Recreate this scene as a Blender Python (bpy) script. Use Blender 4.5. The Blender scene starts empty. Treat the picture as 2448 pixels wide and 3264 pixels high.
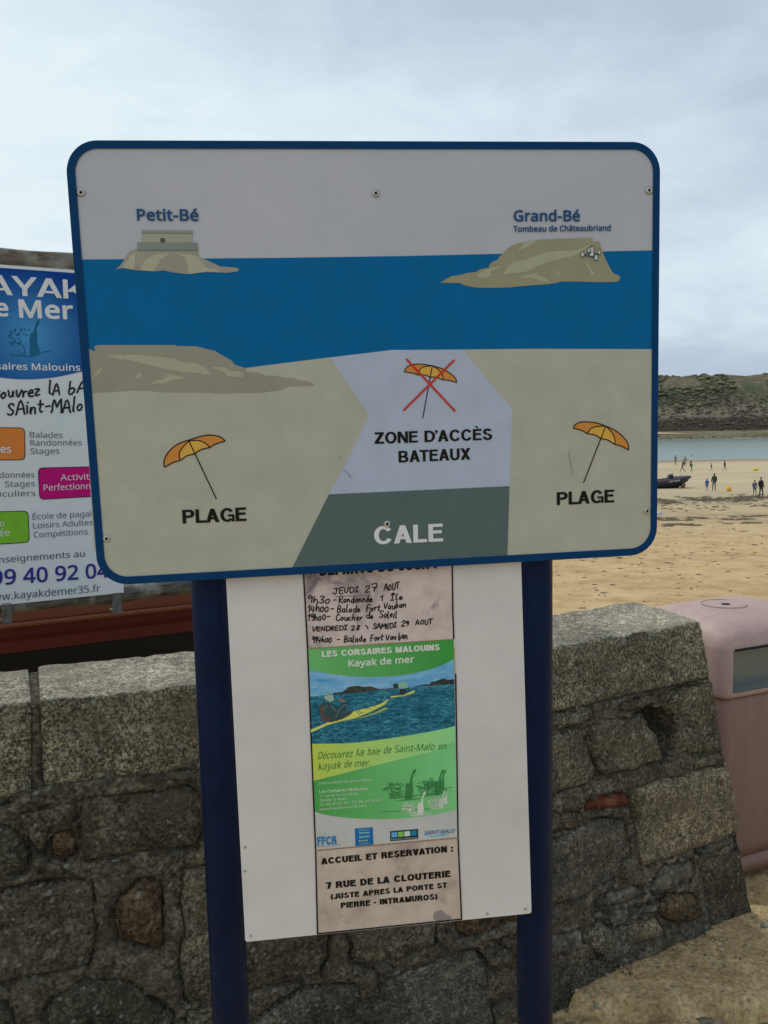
import bpy, math, random
import numpy as np
from math import sin, cos, tan, radians, pi, sqrt, atan2
from mathutils import Vector, Matrix, noise as mnoise
from mathutils.geometry import delaunay_2d_cdt

random.seed(7); rng = np.random.default_rng(7)
S = bpy.context.scene
COL = S.collection

# ------------------------------------------------------------------ camera
FPX = 2750.0; CX, CY = 1224.0, 1632.0
PITCH, ROLL, EYE = radians(5.25), radians(1.0), 1.65
F = np.array([0, cos(PITCH), -sin(PITCH)]); R0 = np.array([1.0, 0, 0]); U0 = np.cross(R0, F)
RT = R0*cos(ROLL) - U0*sin(ROLL); UP = R0*sin(ROLL) + U0*cos(ROLL)
CAM = np.array([0, 0, EYE])
cd = bpy.data.cameras.new('camera'); cam = bpy.data.objects.new('camera', cd); COL.objects.link(cam)
cd.sensor_fit = 'VERTICAL'; cd.sensor_height = 36; cd.sensor_width = 27; cd.lens = FPX/3264*36
cd.clip_start = .05; cd.clip_end = 6000
m = Matrix.Identity(4)
for i in range(3):
    m[i][0] = RT[i]; m[i][1] = UP[i]; m[i][2] = -F[i]; m[i][3] = CAM[i]
cam.matrix_world = m
S.camera = cam

# ------------------------------------------------------------------ world
SUN_EL, SUN_AZ = radians(52), radians(-28)      # ahead of the camera, to the left, behind the cloud
W = bpy.data.worlds.new('World'); S.world = W; W.use_nodes = True
nt = W.node_tree; nt.nodes.clear(); N = nt.nodes.new; L = nt.links.new
out = N('ShaderNodeOutputWorld'); bg = N('ShaderNodeBackground'); bg2 = N('ShaderNodeBackground'); mixs = N('ShaderNodeMixShader')
sky = N('ShaderNodeTexSky'); sky.sky_type = 'NISHITA'; sky.sun_disc = False
sky.sun_elevation = SUN_EL; sky.sun_rotation = SUN_AZ; sky.air_density = 1.2; sky.dust_density = 2
bg.inputs['Strength'].default_value = .08
L(sky.outputs[0], bg.inputs[0])
tc = N('ShaderNodeTexCoord'); sep = N('ShaderNodeSeparateXYZ'); L(tc.outputs['Generated'], sep.inputs[0])
def wm(op, a, b=None, cl=False):
    n = N('ShaderNodeMath'); n.operation = op; n.use_clamp = cl
    for i, v in enumerate((a, b)):
        if v is None: continue
        if isinstance(v, (int, float)): n.inputs[i].default_value = v
        else: L(v, n.inputs[i])
    return n.outputs[0]
zz = wm('ADD', wm('MAXIMUM', sep.outputs['Z'], 0.0), .32)
cmb = N('ShaderNodeCombineXYZ'); L(wm('DIVIDE', sep.outputs['X'], zz), cmb.inputs[0]); L(wm('DIVIDE', sep.outputs['Y'], zz), cmb.inputs[1])
mp = N('ShaderNodeMapping'); L(cmb.outputs[0], mp.inputs[0]); mp.inputs['Location'].default_value = (1.3, .4, 3.2)
mp.inputs['Rotation'].default_value = (0, 0, radians(28)); mp.inputs['Scale'].default_value = (.95, 1.25, 1)
n1 = N('ShaderNodeTexNoise'); L(mp.outputs[0], n1.inputs['Vector']); n1.inputs['Scale'].default_value = .8; n1.inputs['Detail'].default_value = 5; n1.inputs['Roughness'].default_value = .42; n1.inputs['Distortion'].default_value = .3
n2 = N('ShaderNodeTexNoise'); L(mp.outputs[0], n2.inputs['Vector']); n2.inputs['Scale'].default_value = 2.1; n2.inputs['Detail'].default_value = 6; n2.inputs['Roughness'].default_value = .5
f_ = wm('ADD', wm('MULTIPLY', n1.outputs['Fac'], .78), wm('MULTIPLY', n2.outputs['Fac'], .22))
f_ = wm('ADD', f_, wm('SUBTRACT', wm('MULTIPLY', sep.outputs['X'], -.27), -.028))
f_ = wm('ADD', f_, wm('SUBTRACT', wm('MULTIPLY', sep.outputs['Y'], .05), .03))
f_ = wm('ADD', f_, wm('MULTIPLY', wm('SUBTRACT', .45, wm('MULTIPLY', sep.outputs['Z'], 1.6), True), .24))
n3 = N('ShaderNodeTexNoise'); L(mp.outputs[0], n3.inputs['Vector']); n3.inputs['Scale'].default_value = 5.5; n3.inputs['Detail'].default_value = 7; n3.inputs['Roughness'].default_value = .6; n3.inputs['Distortion'].default_value = .5
f_ = wm('ADD', f_, wm('MULTIPLY', wm('SUBTRACT', n3.outputs['Fac'], .5), .20))
cr = N('ShaderNodeValToRGB'); L(f_, cr.inputs[0])
e = cr.color_ramp.elements; e[0].position = .28; e[0].color = (.42, .51, .63, 1); e[1].position = .63; e[1].color = (.79, .905, .955, 1)
x = e.new(.42); x.color = (.50, .60, .73, 1); x = e.new(.53); x.color = (.655, .765, .86, 1)
bg2.inputs['Strength'].default_value = 1.0; L(cr.outputs[0], bg2.inputs[0])
mixs.inputs[0].default_value = .93; L(bg.outputs[0], mixs.inputs[1]); L(bg2.outputs[0], mixs.inputs[2]); L(mixs.outputs[0], out.inputs[0])

# ------------------------------------------------------------------ sun (veiled by cloud)
sl = bpy.data.lights.new('sun', 'SUN'); sl.energy = 1.5; sl.angle = radians(25); sl.color = (1, .96, .9)
so = bpy.data.objects.new('sun', sl); COL.objects.link(so)
sd = Vector((sin(SUN_AZ)*cos(SUN_EL), cos(SUN_AZ)*cos(SUN_EL), sin(SUN_EL)))
so.rotation_euler = sd.to_track_quat('Z', 'Y').to_euler(); so.location = (0, 0, 40)
S.view_settings.view_transform = 'Standard'; S.view_settings.look = 'None'; S.view_settings.gamma = 1
S.view_settings.exposure = 0.0; S.view_settings.use_curve_mapping = False

# ------------------------------------------------------------------ helpers
def ray(px, py): return F + RT*((px-CX)/FPX) - UP*((py-CY)/FPX)
def atz(px, py, z):
    d = ray(px, py); return CAM + d*((z-EYE)/d[2])
def lin(c):
    c = np.array(c, float)/255; return np.where(c <= .04045, c/12.92, ((c+.055)/1.055)**2.4)
KV = np.array([.475, .485, .48])
def alb(r, g, b, k=1.0):          # real colour of a print seen as (r, g, b) under this cloudy light
    return tuple(np.clip(lin((r, g, b))/KV*k, .0015, .82))
ORG = {}
def setp(o, label=None, cat=None, group=None, kind=None):
    if label: o['label'] = label
    if cat: o['category'] = cat
    if group: o['group'] = group
    if kind: o['kind'] = kind
def thing(name, label, cat, loc, group=None):
    o = bpy.data.objects.new(name, None); COL.objects.link(o); o.location = loc; o.empty_display_size = .2
    ORG[o.name] = np.array(loc, float); setp(o, label, cat, group); return o
def mesh(name, verts, faces, mat, parent=None, smooth=False, cols=None, org=None, mi=None, **kw):
    v = np.array(verts, float).reshape(-1, 3)
    if parent is not None: o_ = ORG[parent.name]
    elif org is not None: o_ = np.array(org, float)
    else: o_ = np.array([0, 0, 0.])
    me = bpy.data.meshes.new(name); me.from_pydata((v-o_).tolist(), [], [list(map(int, f)) for f in faces])
    for mm in (mat if isinstance(mat, (list, tuple)) else [mat]): me.materials.append(mm)
    if mi is not None: me.polygons.foreach_set('material_index', list(map(int, mi)))
    if smooth: me.polygons.foreach_set('use_smooth', [True]*len(me.polygons))
    if cols is not None:
        a = me.color_attributes.new('Col', 'FLOAT_COLOR', 'POINT')
        c = np.ones((len(v), 4)); c[:, :3] = cols; a.data.foreach_set('color', c.ravel())
    me.update()
    o = bpy.data.objects.new(name, me); COL.objects.link(o)
    if parent is not None: o.parent = parent
    else: o.location = o_
    ORG[o.name] = o_; setp(o, **kw); return o

class MB:
    def __init__(s): s.v = []; s.f = []; s.m = []
    def add(s, v, f, mi=0):
        b = len(s.v); s.v += [tuple(p) for p in v]; s.f += [tuple(i+b for i in q) for q in f]; s.m += [mi]*len(f)
    def box(s, c, ax, half, mi=0, bev=0):
        c = np.array(c, float); ax = [np.array(a, float) for a in ax]
        P = []
        for sx in (-1, 1):
            for sy in (-1, 1):
                for sz in (-1, 1): P.append(c+ax[0]*sx*half[0]+ax[1]*sy*half[1]+ax[2]*sz*half[2])
        s.add(P, [(0, 1, 3, 2), (4, 6, 7, 5), (0, 4, 5, 1), (2, 3, 7, 6), (0, 2, 6, 4), (1, 5, 7, 3)], mi)
    def tube(s, pts, rad, n=10, mi=0, cap=True):
        pts = [np.array(p, float) for p in pts]; rad = rad if hasattr(rad, '__len__') else [rad]*len(pts)
        rings = []; up = np.array([0, 0, 1.0])
        for i, p in enumerate(pts):
            t = pts[min(i+1, len(pts)-1)]-pts[max(i-1, 0)]; t /= np.linalg.norm(t)
            a = np.cross(up if abs(t[2]) < .95 else np.array([1., 0, 0]), t); a /= np.linalg.norm(a); b = np.cross(t, a)
            rings.append([p+(a*cos(2*pi*k/n)+b*sin(2*pi*k/n))*rad[i] for k in range(n)])
        V = [q for r_ in rings for q in r_]; Fc = []
        for i in range(len(pts)-1):
            for k in range(n): Fc.append((i*n+k, i*n+(k+1) % n, (i+1)*n+(k+1) % n, (i+1)*n+k))
        if cap: Fc.append(tuple(range(n))[::-1]); Fc.append(tuple((len(pts)-1)*n+k for k in range(n)))
        s.add(V, Fc, mi)
    def ell(s, c, r, n=12, m_=8, mi=0, ax=None):
        c = np.array(c, float); ax = ax or [np.array(q, float) for q in ((1, 0, 0), (0, 1, 0), (0, 0, 1))]
        V = []; Fc = []
        for i in range(m_+1):
            th = pi*i/m_
            for k in range(n):
                ph = 2*pi*k/n; V.append(c+ax[0]*r[0]*sin(th)*cos(ph)+ax[1]*r[1]*sin(th)*sin(ph)+ax[2]*r[2]*cos(th))
        for i in range(m_):
            for k in range(n): Fc.append((i*n+k, (i+1)*n+k, (i+1)*n+(k+1) % n, i*n+(k+1) % n))
        s.add(V, Fc, mi)
    def make(s, name, mat, parent=None, **kw):
        return mesh(name, s.v, s.f, mat, parent, mi=s.m, **kw)

# ------------------------------------------------------------------ materials
def mat(name, col=(.5, .5, .5), rough=.6, metal=0, spec=.5):
    m = bpy.data.materials.new(name); m.use_nodes = True
    b = m.node_tree.nodes['Principled BSDF']; b.inputs['Base Color'].default_value = (*col, 1)
    b.inputs['Roughness'].default_value = rough; b.inputs['Metallic'].default_value = metal
    b.inputs['Specular IOR Level'].default_value = spec
    return m, m.node_tree, b
def tnoise(t, scale, detail=4, rough=.55, vec=None, dist=0):
    n = t.nodes.new('ShaderNodeTexNoise'); n.inputs['Scale'].default_value = scale; n.inputs['Detail'].default_value = detail
    n.inputs['Roughness'].default_value = rough; n.inputs['Distortion'].default_value = dist
    if vec is not None: t.links.new(vec, n.inputs['Vector'])
    return n
def ramp(t, fac, stops, interp='LINEAR'):
    r = t.nodes.new('ShaderNodeValToRGB'); r.color_ramp.interpolation = interp; t.links.new(fac, r.inputs[0])
    e = r.color_ramp.elements
    while len(e) < len(stops): e.new(.5)
    for q, (p, c) in zip(e, stops):
        q.position = p; q.color = (*c, 1) if hasattr(c, '__len__') else (c, c, c, 1)
    return r.outputs[0]
def mixc(t, fac, a, b, mode='MIX'):
    n = t.nodes.new('ShaderNodeMix'); n.data_type = 'RGBA'; n.blend_type = mode; n.clamp_factor = True
    for s_, v in ((0, fac), (6, a), (7, b)):
        if isinstance(v, (int, float)): n.inputs[s_].default_value = v
        elif isinstance(v, tuple): n.inputs[s_].default_value = (*v, 1)
        else: t.links.new(v, n.inputs[s_])
    return n.outputs[2]
def tmath(t, op, a, b=None):
    n = t.nodes.new('ShaderNodeMath'); n.operation = op; n.use_clamp = False
    for i, v in enumerate((a, b)):
        if v is None: continue
        if isinstance(v, (int, float)): n.inputs[i].default_value = v
        else: t.links.new(v, n.inputs[i])
    return n.outputs[0]
def bump(t, b, h, dist, strength=1):
    n = t.nodes.new('ShaderNodeBump'); n.inputs['Distance'].default_value = dist; n.inputs['Strength'].default_value = strength
    t.links.new(h, n.inputs['Height']); t.links.new(n.outputs[0], b.inputs['Normal'])
def ocoord(t, scale=None, kind='Object'):
    c = t.nodes.new('ShaderNodeTexCoord').outputs[kind]
    if scale:
        m = t.nodes.new('ShaderNodeMapping'); m.inputs['Scale'].default_value = scale; t.links.new(c, m.inputs[0]); c = m.outputs[0]
    return c
def granite(name, dark, mid, light, speck=150, lichen=.0, big=5, rough=.9, bumpd=.004, warm=None, contrast=1.0):
    m, t, b = mat(name, rough=rough, spec=.2); v = ocoord(t); W_ = np.array((1.08, 1.0, .86)); dark, mid, light = [tuple(np.array(q)*W_) for q in (dark, mid, light)]
    n = tnoise(t, speck, 2, .5, v, .3); c = ramp(t, n.outputs['Fac'], [(.5-.10/contrast, dark), (.5, mid), (.5+.11/contrast, light)])
    vo = t.nodes.new('ShaderNodeTexVoronoi'); vo.inputs['Scale'].default_value = speck*.9; t.links.new(v, vo.inputs['Vector'])
    c = mixc(t, .45, c, ramp(t, vo.outputs['Color'], [(.15, dark), (.5, mid), (.85, light)]))
    n5 = tnoise(t, speck*.28, 4, .65, v); c = mixc(t, 1.0, c, ramp(t, n5.outputs['Fac'], [(.35, .62), (.5, 1.0), (.65, 1.4)]), 'MULTIPLY')
    nb = tnoise(t, big, 6, .66, v, .5); c = mixc(t, 1.0, c, ramp(t, nb.outputs['Fac'], [(.32, .55), (.5, 1.0), (.68, 1.4)]), 'MULTIPLY')
    if warm:
        nw = tnoise(t, big*1.7, 4, .6, v, .5); c = mixc(t, ramp(t, nw.outputs['Fac'], [(.48, 0.0), (.66, .6)]), c, warm)
    if lichen > 0:
        nl = tnoise(t, 60, 5, .8, v); nm = tnoise(t, 6, 3, .6, v)
        f = tmath(t, 'MULTIPLY', ramp(t, nl.outputs['Fac'], [(.63-.05*lichen, 0.0), (.66-.05*lichen, 1.0)]), ramp(t, nm.outputs['Fac'], [(.42, 0.0), (.6, 1.0)]))
        c = mixc(t, tmath(t, 'MULTIPLY', f, .75), c, (.33, .33, .28))
        for sc_, th in ((38, .17), (13, .12)):
            vs = t.nodes.new('ShaderNodeTexVoronoi'); vs.inputs['Scale'].default_value = sc_; vs.inputs['Randomness'].default_value = 1
            dv = t.nodes.new('ShaderNodeMapping'); t.links.new(v, dv.inputs[0]); t.links.new(tmath(t, 'MULTIPLY', tnoise(t, 90, 3, .6, v).outputs['Fac'], .02), dv.inputs['Location']); t.links.new(dv.outputs[0], vs.inputs['Vector'])
            sp_ = t.nodes.new('ShaderNodeSeparateColor'); t.links.new(vs.outputs['Color'], sp_.inputs[0])
            g_ = tmath(t, 'MULTIPLY', ramp(t, vs.outputs['Distance'], [(th, 1.0), (th+.06, 0.0)]), ramp(t, sp_.outputs[0], [(.60 if sc_ > 20 else .8, 0.0), (.62 if sc_ > 20 else .82, .75)]))
            c = mixc(t, g_, c, (.34, .35, .31))
    t.links.new(c, b.inputs['Base Color'])
    h = tmath(t, 'ADD', tmath(t, 'MULTIPLY', n.outputs['Fac'], .5), tmath(t, 'ADD', tmath(t, 'MULTIPLY', tnoise(t, 22, 8, .75, v).outputs['Fac'], 2.0), n5.outputs['Fac']))
    bump(t, b, h, bumpd*1.6); return m
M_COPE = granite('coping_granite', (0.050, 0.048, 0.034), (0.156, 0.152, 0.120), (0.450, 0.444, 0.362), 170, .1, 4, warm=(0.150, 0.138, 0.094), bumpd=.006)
M_COPT = granite('lit_granite_top', (.13, .12, .10), (.30, .285, .245), (.62, .60, .53), 170, 0, 3, warm=(.33, .27, .20), bumpd=.006)  # lighter copy for coping tops; lit top and shaded front put into the colour
RUB = [granite('rubble_olive', (0.036, 0.035, 0.026), (0.114, 0.109, 0.083), (0.351, 0.345, 0.280), 150, .5, 6, contrast=.62, bumpd=.007, warm=(0.143, 0.111, 0.072)),
       granite('rubble_brown', (.038, .033, .025), (.098, .086, .067), (.25, .225, .18), 130, 1.0, 5, contrast=.62, bumpd=.008, warm=(.125, .10, .07)),
       granite('rubble_grey', (0.046, 0.044, 0.040), (0.120, 0.114, 0.101), (0.299, 0.293, 0.260), 160, .5, 6, contrast=.62, bumpd=.007, warm=(0.104, 0.088, 0.065)),
       granite('rubble_green', (0.026, 0.030, 0.022), (0.075, 0.078, 0.060), (0.195, 0.202, 0.163), 120, 1.0, 7, contrast=.62, bumpd=.008, warm=(0.091, 0.072, 0.046)),
       granite('rubble_rust', (.05, .036, .022), (.125, .092, .058), (.26, .205, .145), 110, .6, 8, contrast=.7, bumpd=.009),
       granite('rubble_gold', (0.065, 0.056, 0.039), (0.215, 0.192, 0.137), (0.546, 0.507, 0.403), 160, .0, 5, contrast=.62, bumpd=.007, warm=(0.143, 0.104, 0.072)),
       granite('rubble_slate', (0.065, 0.065, 0.060), (0.137, 0.134, 0.122), (0.286, 0.286, 0.260), 50, .2, 9, contrast=.62, bumpd=.006, warm=(0.156, 0.130, 0.091))]
M_MORT = granite('mortar', (.045, .041, .033), (.122, .114, .092), (.26, .245, .205), 100, .9, 7, contrast=.9, bumpd=.009, warm=(.14, .115, .075))
M_BRICK = granite('brick_red', (.08, .022, .012), (.14, .042, .024), (.18, .08, .055), 40, 0, 14, bumpd=.003)
M_PALE = granite('pale_stone', (.16, .155, .13), (.28, .27, .23), (.42, .40, .35), 60, 0, 12, bumpd=.004)

M_PRINT, t, b = mat('printed_ink', rough=.5, spec=.1)
at = t.nodes.new('ShaderNodeAttribute'); at.attribute_name = 'Col'
gr = tnoise(t, 22, 5, .6, ocoord(t)); c = mixc(t, 1.0, at.outputs['Color'], ramp(t, gr.outputs['Fac'], [(.3, .93), (.7, 1.05)]), 'MULTIPLY')
t.links.new(c, b.inputs['Base Color'])
t.links.new(ramp(t, tnoise(t, 9, 4, .6, ocoord(t)).outputs['Fac'], [(.3, .36), (.7, .52)]), b.inputs['Roughness'])
def photo_mat(name, a, b_, c_, sc_, st=(.36, .5, .64)):
    m, t, b = mat(name, rough=.5, spec=.2); n = tnoise(t, 1, 7, .72, ocoord(t, sc_), 1.2); n2 = tnoise(t, 1, 5, .6, ocoord(t, tuple(q*.3 for q in sc_)))
    c = ramp(t, tmath(t, 'ADD', tmath(t, 'MULTIPLY', n.outputs['Fac'], .7), tmath(t, 'MULTIPLY', n2.outputs['Fac'], .3)), [(st[0], a), (st[1], b_), (st[2], c_)]); t.links.new(c, b.inputs['Base Color']); return m
M_PSEA = photo_mat('flyer_photo_sea', alb(8, 44, 52), alb(22, 78, 96), alb(66, 130, 142), (110, 110, 330))
M_PHIL = photo_mat('flyer_photo_hill', alb(18, 20, 20), alb(36, 42, 40), alb(70, 72, 60), (260, 260, 300))
M_PSKY = photo_mat('flyer_photo_sky', alb(56, 116, 156), alb(92, 138, 166), alb(140, 164, 174), (8, 8, 30))
def stained(name, base, stain, sc=9):
    m, t, b = mat(name, rough=.5, spec=.3); v = ocoord(t)
    n = tnoise(t, sc, 6, .6, v, .8); c = ramp(t, n.outputs['Fac'], [(.3, stain), (.46, base), (.75, tuple(min(1, q*1.08) for q in base))])
    n2 = tnoise(t, sc*3, 4, .6, v); c = mixc(t, 1.0, c, ramp(t, n2.outputs['Fac'], [(.35, .86), (.6, 1.04)]), 'MULTIPLY')
    t.links.new(c, b.inputs['Base Color']); return m
M_SHEET1 = stained('smudged_whiteboard_film', alb(158, 145, 138), alb(96, 88, 90), 13)
M_SHEET2 = stained('aged_paper', alb(152, 139, 126), alb(132, 118, 108), 12)
M_PANEL, t, b = mat('white_panel', rough=.4, spec=.4); v = ocoord(t)
c = ramp(t, tnoise(t, 7, 5, .6, v).outputs['Fac'], [(.3, alb(154, 151, 146)), (.7, alb(166, 163, 158))]); t.links.new(c, b.inputs['Base Color'])
M_POST, t, b = mat('navy_paint', rough=.5, spec=.14); v = ocoord(t)
sc_ = ramp(t, tnoise(t, 1, 6, .8, ocoord(t, (60, 60, 260))).outputs['Fac'], [(.68, 0.0), (.72, 1.0)])
c = mixc(t, tmath(t, 'MULTIPLY', sc_, .25), ramp(t, tnoise(t, 14, 5, .6, v).outputs['Fac'], [(.3, (.002, .010, .042)), (.7, (.003, .014, .058))]), alb(90, 95, 105))
t.links.new(c, b.inputs['Base Color']); bump(t, b, tnoise(t, 260, 2, .5, v).outputs['Fac'], .0004)
t.links.new(ramp(t, tnoise(t, 30, 4, .6, v).outputs['Fac'], [(.3, .32), (.7, .55)]), b.inputs['Roughness'])
M_BACK, t, b = mat('board_edge_algae', (.03, .045, .03), .7)
M_ALU = mat('dull_aluminium', (.55, .53, .48), .42, .85)[0]
M_DARK = mat('dark_hole', (.01, .01, .01), .9)[0]
M_ZINC, t, b = mat('galvanised_iron', (.3, .3, .29), .75, .1)
t.links.new(ramp(t, tnoise(t, 60, 5, .7, ocoord(t)).outputs['Fac'], [(.3, (.07, .065, .055)), (.7, (.19, .185, .17))]), b.inputs['Base Color'])
def wood(name, a, b_, c_, ax):
    m, t, b = mat(name, rough=.85, spec=.2); v = ocoord(t, ax)
    n = tnoise(t, 1, 6, .7, v, .6); c = ramp(t, n.outputs['Fac'], [(.3, a), (.5, b_), (.68, c_)])
    c = mixc(t, ramp(t, tnoise(t, 9, 4, .6, ocoord(t)).outputs['Fac'], [(.5, 0.0), (.62, .8)]), c, (.30, .31, .27))
    t.links.new(c, b.inputs['Base Color']); bump(t, b, n.outputs['Fac'], .006); return m
M_WOOD = wood('weathered_timber', (.07, .05, .035), (.16, .125, .09), (.26, .22, .17), (7, 14, 55))
M_WOOD2 = wood('weathered_pole', (.05, .045, .035), (.11, .105, .085), (.24, .235, .195), (7, 14, 55))

# ------------------------------------------------------------------ print helpers
class Plane:
    """a flat board: origin o, unit axes u (right), v (down), normal n towards the viewer"""
    def __init__(s, o, u, v):
        s.o = np.array(o, float); s.u = np.array(u, float)/np.linalg.norm(u)
        v = np.array(v, float); v = v-s.u*(v@s.u); s.v = v/np.linalg.norm(v); s.n = np.cross(s.v, s.u)
        if s.n@(CAM-s.o) < 0: s.n = -s.n
    def px(s, x, y):
        d = ray(x, y); t_ = ((s.o-CAM)@s.n)/(d@s.n); p = CAM+d*t_-s.o; return np.array([p@s.u, p@s.v])
    def P(s, a, b, h=0): return s.o+s.u*a+s.v*b+s.n*h
def plane_from_quad(q, w):
    src = [(0, 0), (1, 0), (1, 1), (0, 1)]; A = []
    for (x, y), (u, v) in zip(src, q):
        A.append([x, y, 1, 0, 0, 0, -u*x, -u*y, -u]); A.append([0, 0, 0, x, y, 1, -v*x, -v*y, -v])
    h = np.linalg.svd(np.array(A, float))[2][-1].reshape(3, 3)
    K = np.array([[FPX, 0, CX], [0, FPX, CY], [0, 0, 1]]); m = np.linalg.inv(K)@h
    if m[2, 2] < 0: m = -m
    s = w/np.linalg.norm(m[:, 0]); r1, r2, t_ = (m*s).T
    B = np.array([RT, -UP, F]).T
    return Plane(CAM+B@t_, B@r1, B@r2), w, float(np.linalg.norm(r2))
def C(ox, oy, s, pts): return [(ox+s*x, oy+s*y) for x, y in pts]
def spline(pts, n=5, closed=False):
    P = [np.array(p, float) for p in pts]; out_ = []; N_ = len(P); rngx = range(N_ if closed else N_-1)
    for i in rngx:
        if closed: p0, p1, p2, p3 = P[i-1], P[i], P[(i+1) % N_], P[(i+2) % N_]
        else: p0, p1, p2, p3 = P[max(i-1, 0)], P[i], P[i+1], P[min(i+2, N_-1)]
        for k in range(n):
            t_ = k/n; out_.append(tuple(.5*((2*p1)+(-p0+p2)*t_+(2*p0-5*p1+4*p2-p3)*t_**2+(-p0+3*p1-3*p2+p3)*t_**3)))
    if not closed: out_.append(tuple(P[-1]))
    return out_
def tri(poly):
    v, e, f, *_ = delaunay_2d_cdt([Vector(p) for p in poly], [], [list(range(len(poly)))], 1, 1e-7)
    return [tuple(q) for q in v], [tuple(q) for q in f]
def poly_print(pl, pxs, h, col, name, parent, local=False, extra=None):
    """flat printed shape; col a colour or a function of (a, b) in metres on the board"""
    polys = pxs if isinstance(pxs[0], list) else [pxs]; V = []; Fc = []; cs = []
    for pp in polys:
        loc = [tuple(p) if local else tuple(pl.px(*p)) for p in pp]
        v2, f2 = tri(loc); b0 = len(V)
        V += [pl.P(a, b, h) for a, b in v2]; Fc += [tuple(i+b0 for i in f) for f in f2]
        cs += [col(a, b) if callable(col) else col for a, b in v2]
    return mesh(name, V, Fc, M_PRINT, parent, cols=np.array(cs))
def stroke_geo(pl, pts, w, h):
    """ribbon along plane points (metres)"""
    P = [np.array(p, float) for p in pts]; V = []; Fc = []
    for i in range(len(P)):
        t_ = P[min(i+1, len(P)-1)]-P[max(i-1, 0)]; t_ /= (np.linalg.norm(t_)+1e-9); nn = np.array([-t_[1], t_[0]])*w/2
        e_ = t_*w*.4*(-1 if i == 0 else 1 if i == len(P)-1 else 0)
        V += [pl.P(*(P[i]+nn+e_), h), pl.P(*(P[i]-nn+e_), h)]
    for i in range(len(P)-1): Fc.append((2*i, 2*i+1, 2*i+3, 2*i+2))
    return V, Fc
def strokes(pl, lines, w, h, col, name, parent, local=False, mul=1):
    V = []; Fc = []
    for k, l_ in enumerate(lines):
        pts = [tuple(p) if local else tuple(pl.px(*p)) for p in l_]
        v, f = stroke_geo(pl, pts, w, h+k*.00002*mul); b0 = len(V); V += v; Fc += [tuple(i+b0 for i in q) for q in f]
    return mesh(name, V, Fc, M_PRINT, parent, cols=np.array([col]*len(V)))
FONTS = {}
def font():
    if 'f' not in FONTS:
        FONTS['f'] = None
        try:
            import os
            d = bpy.utils.system_resource('DATAFILES', path='fonts'); p = os.path.join(d, 'NotoSansHebrew-Regular.woff2')
            if os.path.exists(p): FONTS['f'] = bpy.data.fonts.load(p)
        except Exception: pass
    return FONTS['f']
CAPH = {}
GL = {}
def raw_text(s):
    cu = bpy.data.curves.new('t', 'FONT'); cu.body = s; cu.size = 1; cu.resolution_u = 3; cu.fill_mode = 'FRONT'
    f = font()
    if f: cu.font = f
    o = bpy.data.objects.new('t', cu); COL.objects.link(o)
    dg = bpy.context.evaluated_depsgraph_get(); me = bpy.data.meshes.new_from_object(o.evaluated_get(dg))
    n = len(me.vertices); a = np.zeros(n*3); me.vertices.foreach_get('co', a); a = a.reshape(-1, 3); a[:, 2] = 0
    f_ = [tuple(p.vertices) for p in me.polygons]
    bpy.data.objects.remove(o); bpy.data.curves.remove(cu); bpy.data.meshes.remove(me)
    return a, f_
def glyph(ch, bold):       # the font's outline, thickened by a ribbon along its edge
    if (ch, bold) not in GL:
        if ch == ' ': GL[ch, bold] = (np.zeros((0, 3)), [])
        else:
            a, f = raw_text(ch)
            if bold > 0:
                ec = {}
                for q in f:
                    for i in range(len(q)): k = tuple(sorted((q[i-1], q[i]))); ec[k] = ec.get(k, 0)+1
                V = a.tolist(); f = list(f); c_ = 0
                for (p, q), n_ in ec.items():
                    if n_ != 1: continue
                    P, Q = a[p], a[q]; d = Q-P; L_ = np.linalg.norm(d)
                    if L_ < 1e-5: continue
                    d /= L_; nn = np.array([-d[1], d[0], 0])*bold; e_ = d*bold*.55; z = np.array([0, 0, 1.0+c_ % 9]); c_ += 1; b0 = len(V)
                    V += [(P-e_+nn+z).tolist(), (P-e_-nn+z).tolist(), (Q+e_-nn+z).tolist(), (Q+e_+nn+z).tolist()]; f.append((b0, b0+1, b0+2, b0+3))
                a = np.array(V)
            GL[ch, bold] = (a, f)
        if ('adv', ch) not in GL: GL['adv', ch] = raw_text('H'+ch+'H')[0][:, 0].max()-raw_text('HH')[0][:, 0].max()
    return GL[ch, bold]
def text_mesh(s, bold):
    x = 0; A = []; F_ = []; n = 0
    for ch in s:
        a, f = glyph(ch, bold)
        if len(a): A.append(a+np.array([x, 0, 0])); F_ += [tuple(i+n for i in q) for q in f]; n += len(a)
        x += GL['adv', ch]+bold*.6
    return np.concatenate(A), F_
def text(pl, s, p0, p1, cap, col, parent, bold=.0, h=.0012, shear=0, name='lettering'):
    bold = 0 if bold < .01 else .016 if bold < .02 else .024
    a, f_ = text_mesh(s, bold)
    if bold not in CAPH: q, _ = text_mesh('H', bold); CAPH[bold] = q[:, 1].max()-max(0, q[:, 1].min()); 
    x0, x1 = a[:, 0].min(), a[:, 0].max(); A = pl.px(*p0); B = pl.px(*p1); e = B-A
    mx, my = (p0[0]+p1[0])/2, (p0[1]+p1[1])/2
    hh = np.linalg.norm(pl.px(mx, my-cap)-pl.px(mx, my)); upv = pl.px(mx, my-cap)-pl.px(mx, my)
    ex = e/np.linalg.norm(e); upv = np.array([ex[1], -ex[0]])
    u_ = (a[:, 0]-x0)/(x1-x0); v_ = (a[:, 1])/CAPH[bold]
    u2 = A[None]+e[None]*u_[:, None]+(upv*hh)[None]*v_[:, None]+(ex*hh*shear)[None]*v_[:, None]
    V = [pl.P(q[0], q[1], h+z_*7e-6) for q, z_ in zip(u2, a[:, 2])]
    return mesh(name, V, f_, M_PRINT, parent, cols=np.array([col]*len(V)))

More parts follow.
